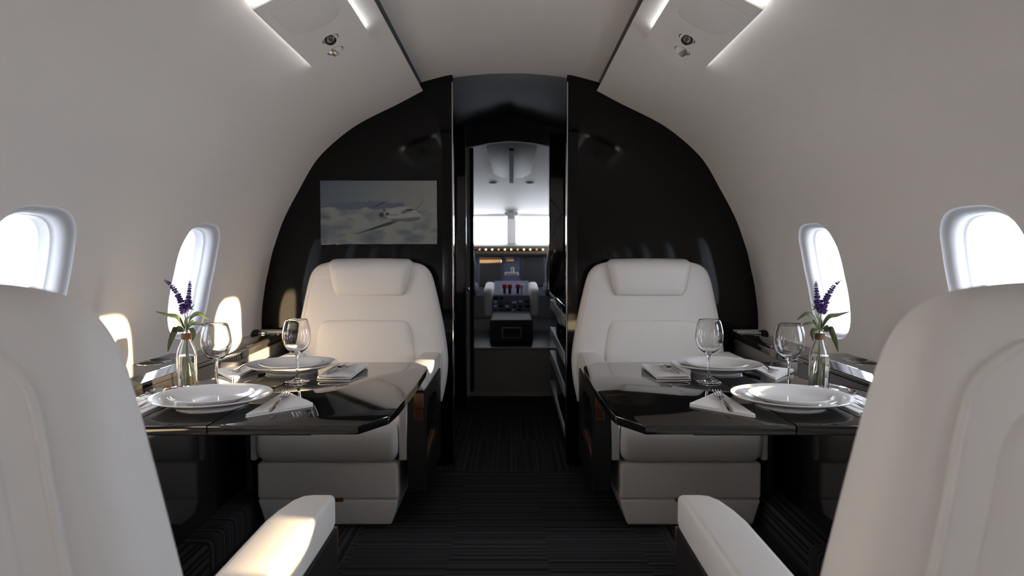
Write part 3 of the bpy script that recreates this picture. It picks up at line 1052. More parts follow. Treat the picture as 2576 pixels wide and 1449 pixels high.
        for a, z in full:
            for l0, l1 in zip(lev, lev[1:]):
                if l0[0] <= z <= l1[0]:
                    f = (z - l0[0]) / (l1[0] - l0[0])
                    hw, rf, rr = [l0[i] + (l1[i] - l0[i]) * f for i in (1, 2, 3)]
                    break
            rc, rh = (rf + rr) / 2, (rr - rf) / 2
            u = min(abs(a) / hw, 0.999)
            r_ = rc + rh * (1 - u ** 5) ** 0.2 + 0.018 * (1 - u * u) - 0.018 + 0.02 * (z - 0.9)
            row.append(W(a, r_ + lift, z))
        rings.append(row)
    loft(bm, rings, True, False, True)
    finish(bm, 'rear_panel', M['leather'], bk, thr=70)
    # lumbar cushion
    def frontr(a, z):
        for l0, l1 in zip(lev, lev[1:]):
            if l0[0] <= z <= l1[0]:
                f = (z - l0[0]) / (l1[0] - l0[0])
                hw, rf, rr = [l0[i] + (l1[i] - l0[i]) * f for i in (1, 2, 3)]
                break
        u = min(abs(a) / hw, 0.999)
        rc, rh = (rf + rr) / 2, (rr - rf) / 2
        return rc - rh * (1 - u ** 5) ** 0.2 + 0.012 * (1 - u * u) * (1 if z < 0.95 else 0.4) + 0.02 * (z - 0.9)
    bm = bmesh.new()
    rings = []
    for off, lift in ((-0.001, -0.008), (0.0, 0.003), (0.003, 0.0075), (0.010, 0.011), (0.03, 0.014), (0.07, 0.016)):
        row = []
        hb = [(0.238 - off, 0.44), (0.232 - off, 0.55), (0.220 - off, 0.66 - off * .5), (0.213 - off, 0.70 - off * .8), (0.200 - off, 0.732 - off * .95), (0.172 - off, 0.744 - off), (0.06, 0.747 - off)]
        base = [(-a, z) for a, z in hb] + [(a, z) for a, z in reversed(hb)]
        for q in spline([(a, z, 0) for a, z in base], 3):
            row.append(W(q.x - 0.022, frontr(q.x - 0.022, q.y) - lift, q.y))
        rings.append(row)
    loft(bm, rings, True, False, True)
    finish(bm, 'lumbar_cushion', M['leather'], bk, thr=70)
    # head rest: padded flap lying over the top of the backrest
    bm = bmesh.new()
    prof = [(0.862, 0.0), (0.864, 0.010), (0.872, 0.017), (0.90, 0.024), (0.94, 0.029), (0.98, 0.031), (1.005, 0.026), (1.022, 0.010), (1.032, -0.012), (1.035, -0.04), (1.030, -0.07), (1.012, -0.085)]
    rings = []
    nA = 22
    for k in range(nA + 1):
        u = -1 + 2 * k / nA
        fl = max(0.0, (abs(u) - 0.86) / 0.14)
        edge = math.sqrt(max(0.0, 1 - fl * fl))
        row = []
        for z, l in prof:
            wz = (0.168 + (0.196 - 0.168) * min(1, max(0, (z - 0.87) / 0.15))) * hr_w
            a = u * wz + 0.002
            zz = z
            if z > 0.995:
                zz = 1.0 + (z - 1.0) * (0.55 + 0.45 * edge) - 0.004 * u * u
            else:
                zz = z + 0.02 * (1 - edge) if z < 0.88 else z
            base = 0.612 + 0.06 * (zz - 0.95)
            row.append(W(a, base - (l * edge if l > 0 else l), zz + hr_dz))
        rings.append(row)
    # close underneath along the backrest surface
    rings2 = []
    for row, k in zip(rings, range(nA + 1)):
        back = [W(0.002 + (-1 + 2 * k / nA) * 0.175 * hr_w, 0.655, 0.985), W(0.002 + (-1 + 2 * k / nA) * 0.160 * hr_w, 0.630, 0.88 + hr_dz)]
        rings2.append(row + back)
    loft(bm, rings2, True, True, True)
    finish(bm, 'headrest', M['leather'], t, thr=55)
    return t

seat(-1, True, 'white leather seat facing back towards the table, under the wall screen')
seat(1, True, 'white leather seat facing back towards the table, before the bare black bulkhead without screen')
seat(-1, False, 'white leather seat turned away in the left foreground, its armrest crossed by a sun patch', 0.86, -0.022)
seat(1, False, 'white leather seat turned away in the right foreground, its armrest fully shaded', 0.88, -0.011)

# ------------------------------------------------------------------ side ledges
def ledge(s):
    nm = 'sunlit left' if s < 0 else 'shaded right'
    t = thing('side_ledge', (s * 1.14, 1.0, 0), f'long black side ledge under the windows of the {nm} wall', 'ledge')
    def L(x, y, z):
        return (s * x, y, z)
    y0, y1 = -0.6, 2.47
    bm = bmesh.new()
    pr = [(1.228, 0.10), (1.228, 0.692), (1.097, 0.692), (1.094, 0.6914), (1.057, 0.6785), (1.0545, 0.6765), (1.0535, 0.673), (1.0535, 0.658), (1.058, 0.654), (1.078, 0.652), (1.078, 0.10)]
    loft(bm, [[L(x, y, z) for x, z in pr] for y in (y0, y1)], True, True, True)
    finish(bm, 'body', M['ledge'], t, thr=5)
    # forward arm ledge, lower, with a lid, leather face and finger grip
    bm = bmesh.new()
    prs = []
    for y in (2.474, 2.7, 2.9, 3.1, 3.355):
        xi = 1.072 + 0.034 * max(0, (y - 2.75) / 0.6)
        prs.append([L(1.228, y, 0.635), L(1.228, y, 0.672), L(xi + 0.012, y, 0.672), L(xi + 0.004, y, 0.669), L(xi, y, 0.663), L(xi, y, 0.652), L(xi + 0.008, y, 0.648), L(xi + 0.008, y, 0.635)])
    loft(bm, prs, True, True, True)
    lid = finish(bm, 'lid', M['ledge'], t, thr=25)
    bm = bmesh.new()
    prs = []
    for y in (2.474, 2.7, 2.9, 3.1, 3.355):
        xi = 1.074 + 0.034 * max(0, (y - 2.75) / 0.6)
        prs.append([L(1.228, y, 0.634), L(xi + 0.004, y, 0.634), L(xi, y, 0.630), L(xi, y, 0.50), L(1.228, y, 0.50)])
    loft(bm, prs, True, True, True)
    finish(bm, 'leather_face', M['leather_grey'], t, thr=25)
    bm = bmesh.new()
    box(bm, *sorted((s * 1.085, s * 1.228)), 2.474, 3.355, 0.10, 0.499)
    finish(bm, 'lower_panel', M['gloss'], t)
    # grip: recessed bar with ribs in the lid edge
    for k in range(9):
        bm = bmesh.new()
        y = 2.50 + 0.021 * k
        box(bm, *sorted((s * 1.062, s * 1.076)), y, y + 0.015, 0.638, 0.660, 0.003, 2)
        finish(bm, 'grip_rib', M['leather_grey'], lid)
    bm = bmesh.new()
    box(bm, *sorted((s * 1.060, s * 1.074)), 2.49, 2.70, 0.660, 0.667, 0.002, 2)
    finish(bm, 'grip_rail', M['chrome'], lid)
    bm = bmesh.new()
    box(bm, *sorted((s * 1.064, s * 1.078)), 2.715, 2.78, 0.634, 0.664, 0.008, 3)
    finish(bm, 'latch', M['leather_grey'], lid)
    # chrome rim and corner block at the bulkhead end
    bm = bmesh.new()
    tube(bm, [L(1.080, 2.80, 0.6725), L(1.092, 2.95, 0.6735), L(1.105, 3.15, 0.6735), L(1.112, 3.24, 0.674), L(1.13, 3.255, 0.674), L(1.19, 3.258, 0.674)], 0.0035, 8)
    finish(bm, 'rim', M['chrome'], lid)
    bm = bmesh.new()
    box(bm, *sorted((s * 1.165, s * 1.20)), 3.24, 3.27, 0.672, 0.682, 0.003)
    finish(bm, 'hinge', M['chrome'], lid)
    bm = bmesh.new()
    box(bm, *sorted((s * 1.10, s * 1.228)), 3.285, 3.358, 0.672, 0.684, 0.003)
    finish(bm, 'end_cap', M['wall'], t)
    bm = bmesh.new()
    hexa(bm, [L(1.195, 3.235, 0.672), L(1.226, 3.205, 0.672), L(1.226, 3.284, 0.672), L(1.19, 3.284, 0.672), L(1.202, 3.245, 0.684), L(1.226, 3.235, 0.692), L(1.226, 3.284, 0.694), L(1.20, 3.284, 0.684)], 0.005)
    finish(bm, 'hinge_cover', M['black'], t)
    # double cup holder
    c1, c2 = (1.178, 2.235), (1.182, 2.315)
    def outl(r):
        pts = []
        for k in range(48):
            a = 2 * math.pi * k / 48
            best = 0
            mx, my = (c1[0] + c2[0]) / 2, (c1[1] + c2[1]) / 2
            for cxx, cyy in (c1, c2):
                dx, dy = cxx - mx, cyy - my
                bb = dx * math.cos(a) + dy * math.sin(a)
                disc = bb * bb - (dx * dx + dy * dy - r * r)
                if disc >= 0:
                    best = max(best, bb + math.sqrt(disc))
            pts.append((mx + best * math.cos(a), my + best * math.sin(a)))
        return pts
    bm = bmesh.new()
    prism(bm, outl(0.044), 0.6915, 0.6932, lambda u, v, d: L(u, v, d), 0.001, 1)
    cp = finish(bm, 'cup_holder', M['chrome'], t)
    for cc, zz in ((c1, 0.6936), (c2, 0.6938)):  # flat black discs stand in for the shade inside the cup holes
        bm = bmesh.new()
        lathe(bm, [(0, zz), (0.0375, zz), (0.039, zz - 0.0006), (0.039, 0.693)], (s * cc[0], cc[1], 0), 40)
        finish(bm, 'cup_well', M['black'], cp)
    return t
ledge(-1)
ledge(1)

# ------------------------------------------------------------------ folding tables
TZ = 0.664
def table(s):
    ox = -0.0125          # the pair sits a touch off the centre line
    nm = 'sunlit left' if s < 0 else 'shaded right'
    def T(x, y, z):
        return (s * x + ox, y, z)
    xi, xc, xs, xo = 0.3235, 0.270, 0.663, 1.0505 - s * ox
    y0, y1 = 1.518, 2.441
    t = thing('dining_table', T(0.7, 1.98, 0), f'glossy black folding table laid for two at the {nm} wall', 'table', 'black dining tables')
    def leaf(outl, name):
        bm = bmesh.new()
        prism(bm, outl, TZ - 0.021, TZ, lambda u, v, d: T(u, v, d), 0.0022, 2)
        return finish(bm, name, M['table'], t, thr=30)
    chamf = [(xs - 0.0015, y1), (xi, y1), (xc + 0.004, y1 - 0.088), (xc, y1 - 0.10), (xc - 0.006, y1 - 0.18), (xc - 0.010, (y0 + y1) / 2), (xc - 0.006, y0 + 0.18), (xc, y0 + 0.10), (xc + 0.004, y0 + 0.088), (xi, y0), (xs - 0.0015, y0)]
    leaf(chamf, 'aisle_leaf')
    leaf([(xs + 0.0015, y0), (xo, y0), (xo, y1), (xs + 0.0015, y1)], 'wall_leaf')
    for y in (1.62, 2.34):
        bm = bmesh.new()
        B0 = T(0.45, y - 0.03, 0.62)
        B1 = T(1.045, y + 0.03, 0.642)
        box(bm, min(B0[0], B1[0]), max(B0[0], B1[0]), B0[1], B1[1], 0.622, 0.6425, 0.003)
        finish(bm, 'bracket', M['satin'], t)
    return t
table(-1)
table(1)

# ------------------------------------------------------------------ place settings
# dinner plate
def plate_mesh():
    bm = bmesh.new()
    prof = [(0.0, 0.0035), (0.074, 0.0035), (0.078, 0.0), (0.082, 0.0), (0.084, 0.005), (0.100, 0.011), (0.125, 0.0195), (0.141, 0.0255), (0.1455, 0.0278), (0.1462, 0.0295), (0.1455, 0.031), (0.143, 0.0305),
            (0.125, 0.0245), (0.108, 0.0165), (0.096, 0.0105), (0.088, 0.0085), (0.0, 0.0085)]
    lathe(bm, prof, (0, 0, 0), 96)
    return bm
def side_plate_mesh():
    bm = bmesh.new()
    prof = [(0.0, 0.003), (0.055, 0.003), (0.058, 0.0), (0.061, 0.0), (0.064, 0.004), (0.078, 0.0085), (0.092, 0.0150), (0.100, 0.0198), (0.1025, 0.0213), (0.1028, 0.0225), (0.1018, 0.0233), (0.0995, 0.0224),
            (0.090, 0.0165), (0.078, 0.0110), (0.068, 0.0075), (0.060, 0.0062), (0.0, 0.0060)]
    lathe(bm, prof, (0, 0, 0), 80)
    return bm
def glass_mesh():
    bm = bmesh.new()
    outer = [(0.0, 0.0), (0.0365, 0.0), (0.0375, 0.0008), (0.0370, 0.0018), (0.026, 0.0032), (0.014, 0.0052), (0.0075, 0.009), (0.0050, 0.015), (0.0040, 0.025), (0.0036, 0.045), (0.0037, 0.065), (0.0042, 0.076), (0.0058, 0.0825), (0.0105, 0.0868), (0.018, 0.0905), (0.026, 0.0965), (0.0335, 0.106), (0.0390, 0.119), (0.0418, 0.134), (0.0415, 0.149), (0.0388, 0.166), (0.0345, 0.182), (0.0310, 0.1895)]
    inner = [(0.0303, 0.1899), (0.0297, 0.1893), (0.0333, 0.1815), (0.0376, 0.1655), (0.0404, 0.149), (0.0407, 0.134), (0.0379, 0.1198), (0.0325, 0.1075), (0.025, 0.0985), (0.016, 0.0928), (0.008, 0.0905), (0.0, 0.0900)]
    lathe(bm, outer + inner, (0, 0, 0), 64)
    return bm
def bottle_mesh():
    bm = bmesh.new()
    outer = [(0.0, 0.004), (0.018, 0.003), (0.024, 0.0), (0.0265, 0.001), (0.0277, 0.004), (0.0277, 0.088), (0.0272, 0.097), (0.0255, 0.106), (0.0225, 0.116), (0.0185, 0.126), (0.0150, 0.134), (0.0130, 0.141), (0.0122, 0.147), (0.0122, 0.160), (0.0128, 0.162), (0.0130, 0.170), (0.0124, 0.172)]
    inner = [(0.0112, 0.172), (0.0106, 0.170), (0.0104, 0.147), (0.0112, 0.140), (0.0135, 0.133), (0.0170, 0.125), (0.0210, 0.115), (0.0240, 0.1055), (0.0257, 0.097), (0.0262, 0.088), (0.0262, 0.010), (0.0250, 0.007), (0.0, 0.0075)]
    lathe(bm, outer + inner, (0, 0, 0), 64)
    return bm

def tree_obj(bm, name, m, label, cat, group, thr=40):
    o = finish(bm, name, m, None, thr=thr)
    return tag(o, label, cat, group)

PL = [(-0.752, 1.722, -1, 'near'), (-0.714, 2.236, -1, 'far'), (0.719, 1.722, 1, 'near'), (0.684, 2.236, 1, 'far')]
side_word = {-1: 'left table', 1: 'right table'}
end_word = {'near': 'near end', 'far': 'far end'}
plate0 = side0 = None
for k, (x, y, s, e) in enumerate(PL):
    lb = f'wide white dinner plate at the {end_word[e]} of the {side_word[s]}'
    lb2 = f'smaller white plate stacked on the dinner plate, {end_word[e]} of the {side_word[s]}'
    if k == 0:
        plate0 = tree_obj(plate_mesh(), 'dinner_plate', M['china'], lb, 'plate', 'white dinner plates')
        side0 = tree_obj(side_plate_mesh(), 'side_plate', M['china'], lb2, 'plate', 'smaller stacked plates')
        a, b = plate0, side0
    else:
        a, b = copy_tree(plate0, (0, 0, 0), 0, lb), copy_tree(side0, (0, 0, 0), 0, lb2)
    a.location = (x, y, TZ)
    b.location = (x, y, TZ + 0.0086)

GL = [(-0.642, 2.059, 'wine glass by the table seam, before the far plate on the left table'),
      (-0.828, 1.925, 'stemmed wine glass beside the flower bottle on the left table'),
      (0.606, 2.052, 'wine glass by the table seam, before the far plate on the right table'),
      (0.797, 1.925, 'stemmed wine glass beside the flower bottle on the right table')]
g0 = None
for k, (x, y, lb) in enumerate(GL):
    if g0 is None:
        g0 = tree_obj(glass_mesh(), 'wine_glass', M['glass'], lb, 'glass', 'stemmed wine glasses', thr=60)
        g = g0
    else:
        g = copy_tree(g0, (0, 0, 0), 0, lb)
    g.location = (x, y, TZ + 0.0002)

# flower bottles
def leaf_blade(bm, pts, w, tilt):
    """curved blade: centre line, widest third of the way along, folded a little along the midrib"""
    P = spline(pts, 5)
    n = len(P)
    rows = []
    for i, p in enumerate(P):
        u = i / (n - 1)
        ww = w * (math.sin(math.pi * min(1, (u * 0.92 + 0.05))) ** 0.8) * (1 - 0.25 * u)
        t = (P[min(i + 1, n - 1)] - P[max(i - 1, 0)]).normalized()
        sd = Vector(tilt)
        sd = (sd - t * sd.dot(t)).normalized()
        nn = t.cross(sd)
        rows.append([p + sd * ww + nn * ww * 0.25, p + sd * ww * 0.5 + nn * ww * 0.05, p, p - sd * ww * 0.5 + nn * ww * 0.05, p - sd * ww + nn * ww * 0.25])
    up = rows
    dn = [[q - (P[min(i + 1, n - 1)] - P[max(i - 1, 0)]).normalized().cross(Vector(tilt)).normalized() * 0.0006 for q in r] for i, r in enumerate(rows)]
    ring = [a + list(reversed(b)) for a, b in zip(up, dn)]
    loft(bm, ring, True, True, True)

def floret(bm, c, axis, size):
    """small drooping bell with a flared lip"""
    q = axis.to_track_quat('Z', 'Y')
    seg = 6
    rings = []
    for r, h in ((0.12, 0.0), (0.34, 0.25), (0.36, 0.55), (0.30, 0.75), (0.52, 1.05), (0.10, 0.95)):
        rings.append([Vector(c) + q @ Vector((r * size * math.cos(2 * math.pi * k / seg), r * size * math.sin(2 * math.pi * k / seg), h * size)) for k in range(seg)])
    loft(bm, rings, True, True, True)

def spike(bm, path, rnd, rmax, n_rows):
    P = spline(path, 12)
    for i in range(n_rows):
        u = i / (n_rows - 1)
        p = P[min(int(u * (len(P) - 1)), len(P) - 1)]
        t = (P[min(int(u * (len(P) - 1)) + 1, len(P) - 1)] - P[max(int(u * (len(P) - 1)) - 1, 0)]).normalized()
        a = Vector((0, 1, 0))
        a = (a - t * a.dot(t)).normalized()
        b = t.cross(a)
        size = rmax * (1 - 0.72 * u) * rnd.uniform(0.85, 1.15)
        cnt = 6 if u < 0.8 else 4
        for k in range(cnt):
            ang = 2 * math.pi * k / cnt + i * 0.7 + rnd.uniform(-0.25, 0.25)
            rad = a * math.cos(ang) + b * math.sin(ang)
            ax = (rad + t * (-0.35 if u < 0.7 else 0.5) + Vector((0, 0, -0.25))).normalized()
            floret(bm, p + rad * size * 0.25, ax, size)

def flowers(s, bx, by):
    w = side_word[s]
    zt = TZ
    m = -s          # the right bunch mirrors the left one
    def F(dx, dy, dz):
        return Vector((bx + m * dx, by + dy, zt + dz))
    bt = thing('flower_bottle', (bx, by, zt), f'clear glass bottle with a brown neck band holding purple flowers on the {w}', 'vase', 'flower bottles')
    o = bottle_mesh()
    bmesh.ops.translate(o, verts=o.verts, vec=(bx, by, zt + 0.0003))
    finish(o, 'bottle', M['glass'], bt, thr=60)
    bm = bmesh.new()
    lathe(bm, [(0.01235, 0.1415), (0.0137, 0.1418), (0.0139, 0.150), (0.0137, 0.1585), (0.01235, 0.159)], (bx, by, zt), 40)
    finish(bm, 'neck_band', M['cork'], bt)
    bm = bmesh.new()
    lathe(bm, [(0.0, 0.0078), (0.0248, 0.0073), (0.0259, 0.0103), (0.0259, 0.0876), (0.0256, 0.0952), (0.0, 0.0950)], (bx, by, zt), 48)
    finish(bm, 'water', M['water'], bt, thr=60)
    rnd = random.Random(11 if s < 0 else 12)
    # three flower stems; the leaf rosette belongs to the first two
    defs = [
        ('tallest purple flower spike, leaning outwards from the bunch', [(0.012, 0.004, 0.012), (0.004, 0.0, 0.10), (0.001, 0.0, 0.17), (-0.004, 0.002, 0.215)], [(-0.006, 0.002, 0.224), (-0.020, 0.004, 0.262), (-0.042, 0.005, 0.296), (-0.060, 0.006, 0.311)], 0.0098, 17),
        ('shortest purple flower spike mid bunch', [(0.002, 0.006, 0.012), (0.0, 0.002, 0.10), (0.0, 0.001, 0.17), (-0.001, -0.002, 0.22)], [(-0.002, -0.003, 0.226), (-0.010, -0.006, 0.25), (-0.019, -0.008, 0.272), (-0.024, -0.009, 0.284)], 0.0085, 12),
        ('upright pale purple flower spike', [(-0.003, -0.002, 0.012), (-0.001, 0.0, 0.10), (0.002, 0.0, 0.17), (0.006, 0.0, 0.232)], [(0.007, 0.0, 0.238), (0.010, 0.0, 0.268), (0.013, 0.0, 0.292), (0.014, 0.0, 0.308)], 0.0082, 15)]
    # leaves as in the bunch: (centre line, half width, tilt)
    leaves = [
        ([(-0.003, 0, 0.172), (-0.022, -0.004, 0.206), (-0.045, -0.006, 0.212), (-0.082, -0.008, 0.222)], 0.0046, (0, 0.3, 1)),
        ([(0.003, 0, 0.174), (0.020, -0.004, 0.206), (0.042, -0.006, 0.216), (0.069, -0.006, 0.198)], 0.0052, (0, 0.4, 1)),
        ([(0.004, -0.002, 0.170), (0.022, -0.008, 0.186), (0.040, -0.010, 0.188), (0.064, -0.010, 0.183)], 0.0042, (0, 0.6, 1)),
        ([(0.003, -0.003, 0.170), (0.020, -0.010, 0.172), (0.028, -0.013, 0.158), (0.024, -0.014, 0.138)], 0.0050, (1, 0.5, 0.3)),
        ([(-0.003, -0.003, 0.168), (-0.022, -0.011, 0.178), (-0.032, -0.014, 0.156), (-0.038, -0.016, 0.142)], 0.0055, (0.8, 0.6, 0.3)),
        ([(-0.003, -0.005, 0.166), (-0.024, -0.013, 0.168), (-0.036, -0.018, 0.140), (-0.044, -0.020, 0.108)], 0.0058, (0.8, 0.5, 0.3)),
        ([(0.0, 0.004, 0.170), (-0.006, 0.012, 0.186), (-0.008, 0.018, 0.196), (-0.008, 0.022, 0.202)], 0.0040, (1, 0, 0)),
        ([(0.002, 0.004, 0.170), (0.006, 0.010, 0.184), (0.010, 0.016, 0.192), (0.012, 0.020, 0.196)], 0.0036, (1, 0, 0)),
        ([(0.006, 0.0, 0.232), (0.014, -0.002, 0.232), (0.022, -0.003, 0.236), (0.027, -0.003, 0.244)], 0.0018, (0, 0.4, 1)),
        ([(0.006, 0.0, 0.228), (0.014, -0.003, 0.230), (0.020, -0.004, 0.229), (0.026, -0.004, 0.226)], 0.0018, (0, 0.4, 1)),
        ([(0.002, 0.0, 0.20), (0.008, -0.003, 0.204), (0.012, -0.003, 0.208), (0.014, -0.002, 0.216)], 0.0016, (0, 0.4, 1)),
    ]
    own = [[0, 4, 5, 6], [1, 3, 7], [2, 8, 9, 10]]
    for k, (lb, st, sp, rm, nr) in enumerate(defs):
        t = thing('purple_flower', F(0, 0, 0.17), f'{lb}, in the bottle on the {w}', 'flower', 'purple flowers in bottles')
        bm = bmesh.new()
        pp = spline([F(*q) for q in st + sp], 6)
        tube(bm, pp, [0.0016 * (1 - 0.55 * i / len(pp)) for i in range(len(pp))], 8)
        finish(bm, 'stem', M['stem'], t)
        bm = bmesh.new()
        spike(bm, [F(*q) for q in sp], rnd, rm, nr)
        finish(bm, 'blossoms', M['petal'], t, thr=70)
        for q in own[k]:
            pts, wd, tl = leaves[q]
            bm = bmesh.new()
            leaf_blade(bm, [F(*p) for p in pts], wd * 1.5, (tl[0] * m, tl[1], tl[2]))
            finish(bm, 'leaf', M['leaf'], t, thr=60)
    # loose twine ends beside the bottle
    t = thing('twine', F(0.0, -0.03, 0.0), f'short loose twine curling out from the bottle on the {w}', 'twine')
    for nme, pts in (('strand', [F(-0.026, -0.012, 0.002), F(-0.034, -0.018, 0.004), F(-0.046, -0.022, 0.003), F(-0.060, -0.028, 0.002), F(-0.076, -0.032, 0.002)]),
                     ('strand', [F(-0.026, -0.014, 0.0035), F(-0.038, -0.010, 0.006), F(-0.048, -0.016, 0.004), F(-0.058, -0.036, 0.002), F(-0.072, -0.044, 0.002)])):
        bm = bmesh.new()
        tube(bm, spline(pts, 5), 0.0008, 6)
        finish(bm, nme, M['twine'], t)
flowers(-1, -0.928, 1.958)
flowers(1, 0.897, 1.958)

# napkins: local frame u (away from the plate), v (away from the diner)
def napkin_rect(x, y, sx, sy, label):
    """folded oblong; sx, sy flip it for the other sides"""
    def N(u, v, z):
        return (x + sx * u, y + sy * v, TZ + z)
    t = thing('napkin', (x, y, TZ), label, 'napkin', 'oblong folded napkins')
    L, Wd = 0.25, 0.106
    bm = bmesh.new()
    # S-folded strip seen from its short end: curled fold on the open edge
    sec = [(0.0, 0.0005), (Wd, 0.0005), (Wd + 0.0015, 0.0022), (Wd, 0.0038), (0.012, 0.0040), (0.005, 0.0052), (0.004, 0.0075), (0.010, 0.0090), (0.024, 0.0078), (Wd, 0.0072), (Wd, 0.0080), (0.026, 0.0090), (0.010, 0.0103), (0.0015, 0.0085), (0.0015, 0.0048), (0.009, 0.0030), (Wd - 0.004, 0.0028), (0.0, 0.0016)]
    loft(bm, [[N(u - Wd / 2, v, z) for u, z in sec] for v in (-L / 2, -L / 4, 0, L / 4, L / 2)], True, True, True)
    finish(bm, 'cloth', M['linen'], t, thr=50)
    return t
def napkin_tri(pts, x, y, sx, sy, label):
    t = thing('napkin', (x, y, TZ), label, 'napkin', 'triangular folded napkins')
    def N(p, z, k):
        cx_, cy_ = sum(q[0] for q in pts) / 3, sum(q[1] for q in pts) / 3
        return (x + sx * (cx_ + (p[0] - cx_) * k), y + sy * (cy_ + (p[1] - cy_) * k), TZ + z)
    for i, (z0, z1, k) in enumerate(((0.0004, 0.0026, 1.0), (0.0029, 0.0052, 0.985), (0.0056, 0.0078, 0.995))):
        bm = bmesh.new()
        # rounded outline
        out = []
        for j in range(3):
            a, b, c = Vector((*pts[j - 1], 0)), Vector((*pts[j], 0)), Vector((*pts[(j + 1) % 3], 0))
            p = b + (a - b).normalized() * 0.012
            q = b + (c - b).normalized() * 0.012
            for kk in range(5):
                f = kk / 4
                out.append(p * (1 - f) ** 2 + b * 2 * f * (1 - f) + q * f * f)
        lo = [N(p, z0, k) for p in out]
        hi = [N(p, z1, k) for p in out]
        loft(bm, [lo, [N(p, (z0 + z1) / 2, k * 1.006) for p in out], hi, [N(p, z1 + 0.0006, k * 0.9) for p in out]], True, True, True)
        if i == 0:
            finish(bm, 'cloth', M['linen'], t, thr=60)
            first = t.children[0] if t.children else None
        else:
            finish(bm, 'fold_layer', M['linen'], t, thr=60)
    return t

# cutlery, pointing along +v from the handle end at the origin
def handle_rings(L, w0, w1, th):
    rings = []
    for k in range(9):
        u = k / 8
        w = (w0 + (w1 - w0) * u ** 0.8) * (0.55 if k == 0 else 1)
        h = th * (0.6 if k == 0 else 1) * (1 - 0.2 * u)
        z = 0.001 + 0.004 * math.sin(math.pi * u * 0.9)
        v = L * u
        rings.append([(w * math.cos(a) * 1.0, v, z + h * math.sin(a)) for a in [2 * math.pi * (i + .5) / 12 for i in range(12)]])
    return rings
def knife_bm():
    bm = bmesh.new()
    rings = handle_rings(0.10, 0.0075, 0.0055, 0.0022)
    for u in (0.05, 0.2, 0.4, 0.6, 0.8, 0.93, 1.0):
        w = 0.0085 * (1 - 0.15 * u) * (1 - max(0, (u - 0.75) / 0.25) ** 2 * 0.85)
        rings.append([(w * math.cos(a) + 0.001, 0.10 + 0.11 * u, 0.0022 + 0.0009 * math.sin(a)) for a in [2 * math.pi * (i + .5) / 12 for i in range(12)]])
    loft(bm, rings)
    return bm
def spoon_bm():
    bm = bmesh.new()
    rings = handle_rings(0.125, 0.0080, 0.0032, 0.0020)
    loft(bm, rings)
    # bowl
    nU, nA = 14, 20
    top, bot = [], []
    for lay in (0, 1):
        rows = []
        for i in range(nU + 1):
            u = i / nU
            rows.append(u)
        grid = []
        for rr_ in [q / 8 for q in range(9)]:
            row = []
            for k in range(28):
                a = 2 * math.pi * k / 28
                px = 0.0205 * rr_ * math.cos(a)
                py = 0.155 + 0.034 * rr_ * math.sin(a) + 0.003 * rr_ * math.cos(2 * a)
                z = 0.0018 + 0.0105 * rr_ ** 2.2 + (0.0012 if lay else 0) + 0.004 * (py - 0.125) / 0.07
                row.append((px, py, z))
            grid.append(row)
        (top if lay else bot).extend(grid)
    full = list(reversed(bot[1:])) if False else None
    vt = [[bm.verts.new(p) for p in r] for r in top[1:]]
    vb = [[bm.verts.new(p) for p in r] for r in bot[1:]]
    for vv in (vt, vb):
        for a, b in zip(vv, vv[1:]):
            for k in range(28):
                j = (k + 1) % 28
                bm.faces.new((a[k], a[j], b[j], b[k]))
        bm.faces.new(vv[0])
    for k in range(28):
        j = (k + 1) % 28
        bm.faces.new((vt[-1][k], vt[-1][j], vb[-1][j], vb[-1][k]))
    return bm
def fork_bm():
    bm = bmesh.new()
    rings = handle_rings(0.135, 0.0080, 0.0036, 0.0020)
    for v, w, z in ((0.142, 0.006, 0.0052), (0.150, 0.0105, 0.0040), (0.158, 0.0125, 0.0034), (0.166, 0.0128, 0.0036)):
        rings.append([(w * math.cos(a), v, z + 0.0012 * math.sin(a)) for a in [2 * math.pi * (i + .5) / 12 for i in range(12)]])
    loft(bm, rings)
    for k in range(4):
        x = -0.0105 + 0.007 * k
        tube(bm, [(x, 0.163, 0.0036), (x, 0.180, 0.0048), (x * 0.98, 0.195, 0.0085), (x * 0.95, 0.208, 0.0140)], [0.0019, 0.0017, 0.0014, 0.0007], 8)
    return bm
knife0 = spoon0 = fork0 = None
def put(kind, x, y, z, rz, label, tiltx=0.0):
    global knife0, spoon0, fork0
    src = {'knife': knife0, 'spoon': spoon0, 'fork': fork0}[kind]
    if src is None:
        src = tree_obj({'knife': knife_bm, 'spoon': spoon_bm, 'fork': fork_bm}[kind](), kind, M['steel'], label, kind, kind + 's on the folded napkins', thr=50)
        if kind == 'knife': knife0 = src
        elif kind == 'spoon': spoon0 = src
        else: fork0 = src
        o = src
    else:
        o = copy_tree(src, (0, 0, 0), 0, label)
    o.location = (x, y, z)
    o.rotation_euler = (tiltx, 0, rz)
    return o

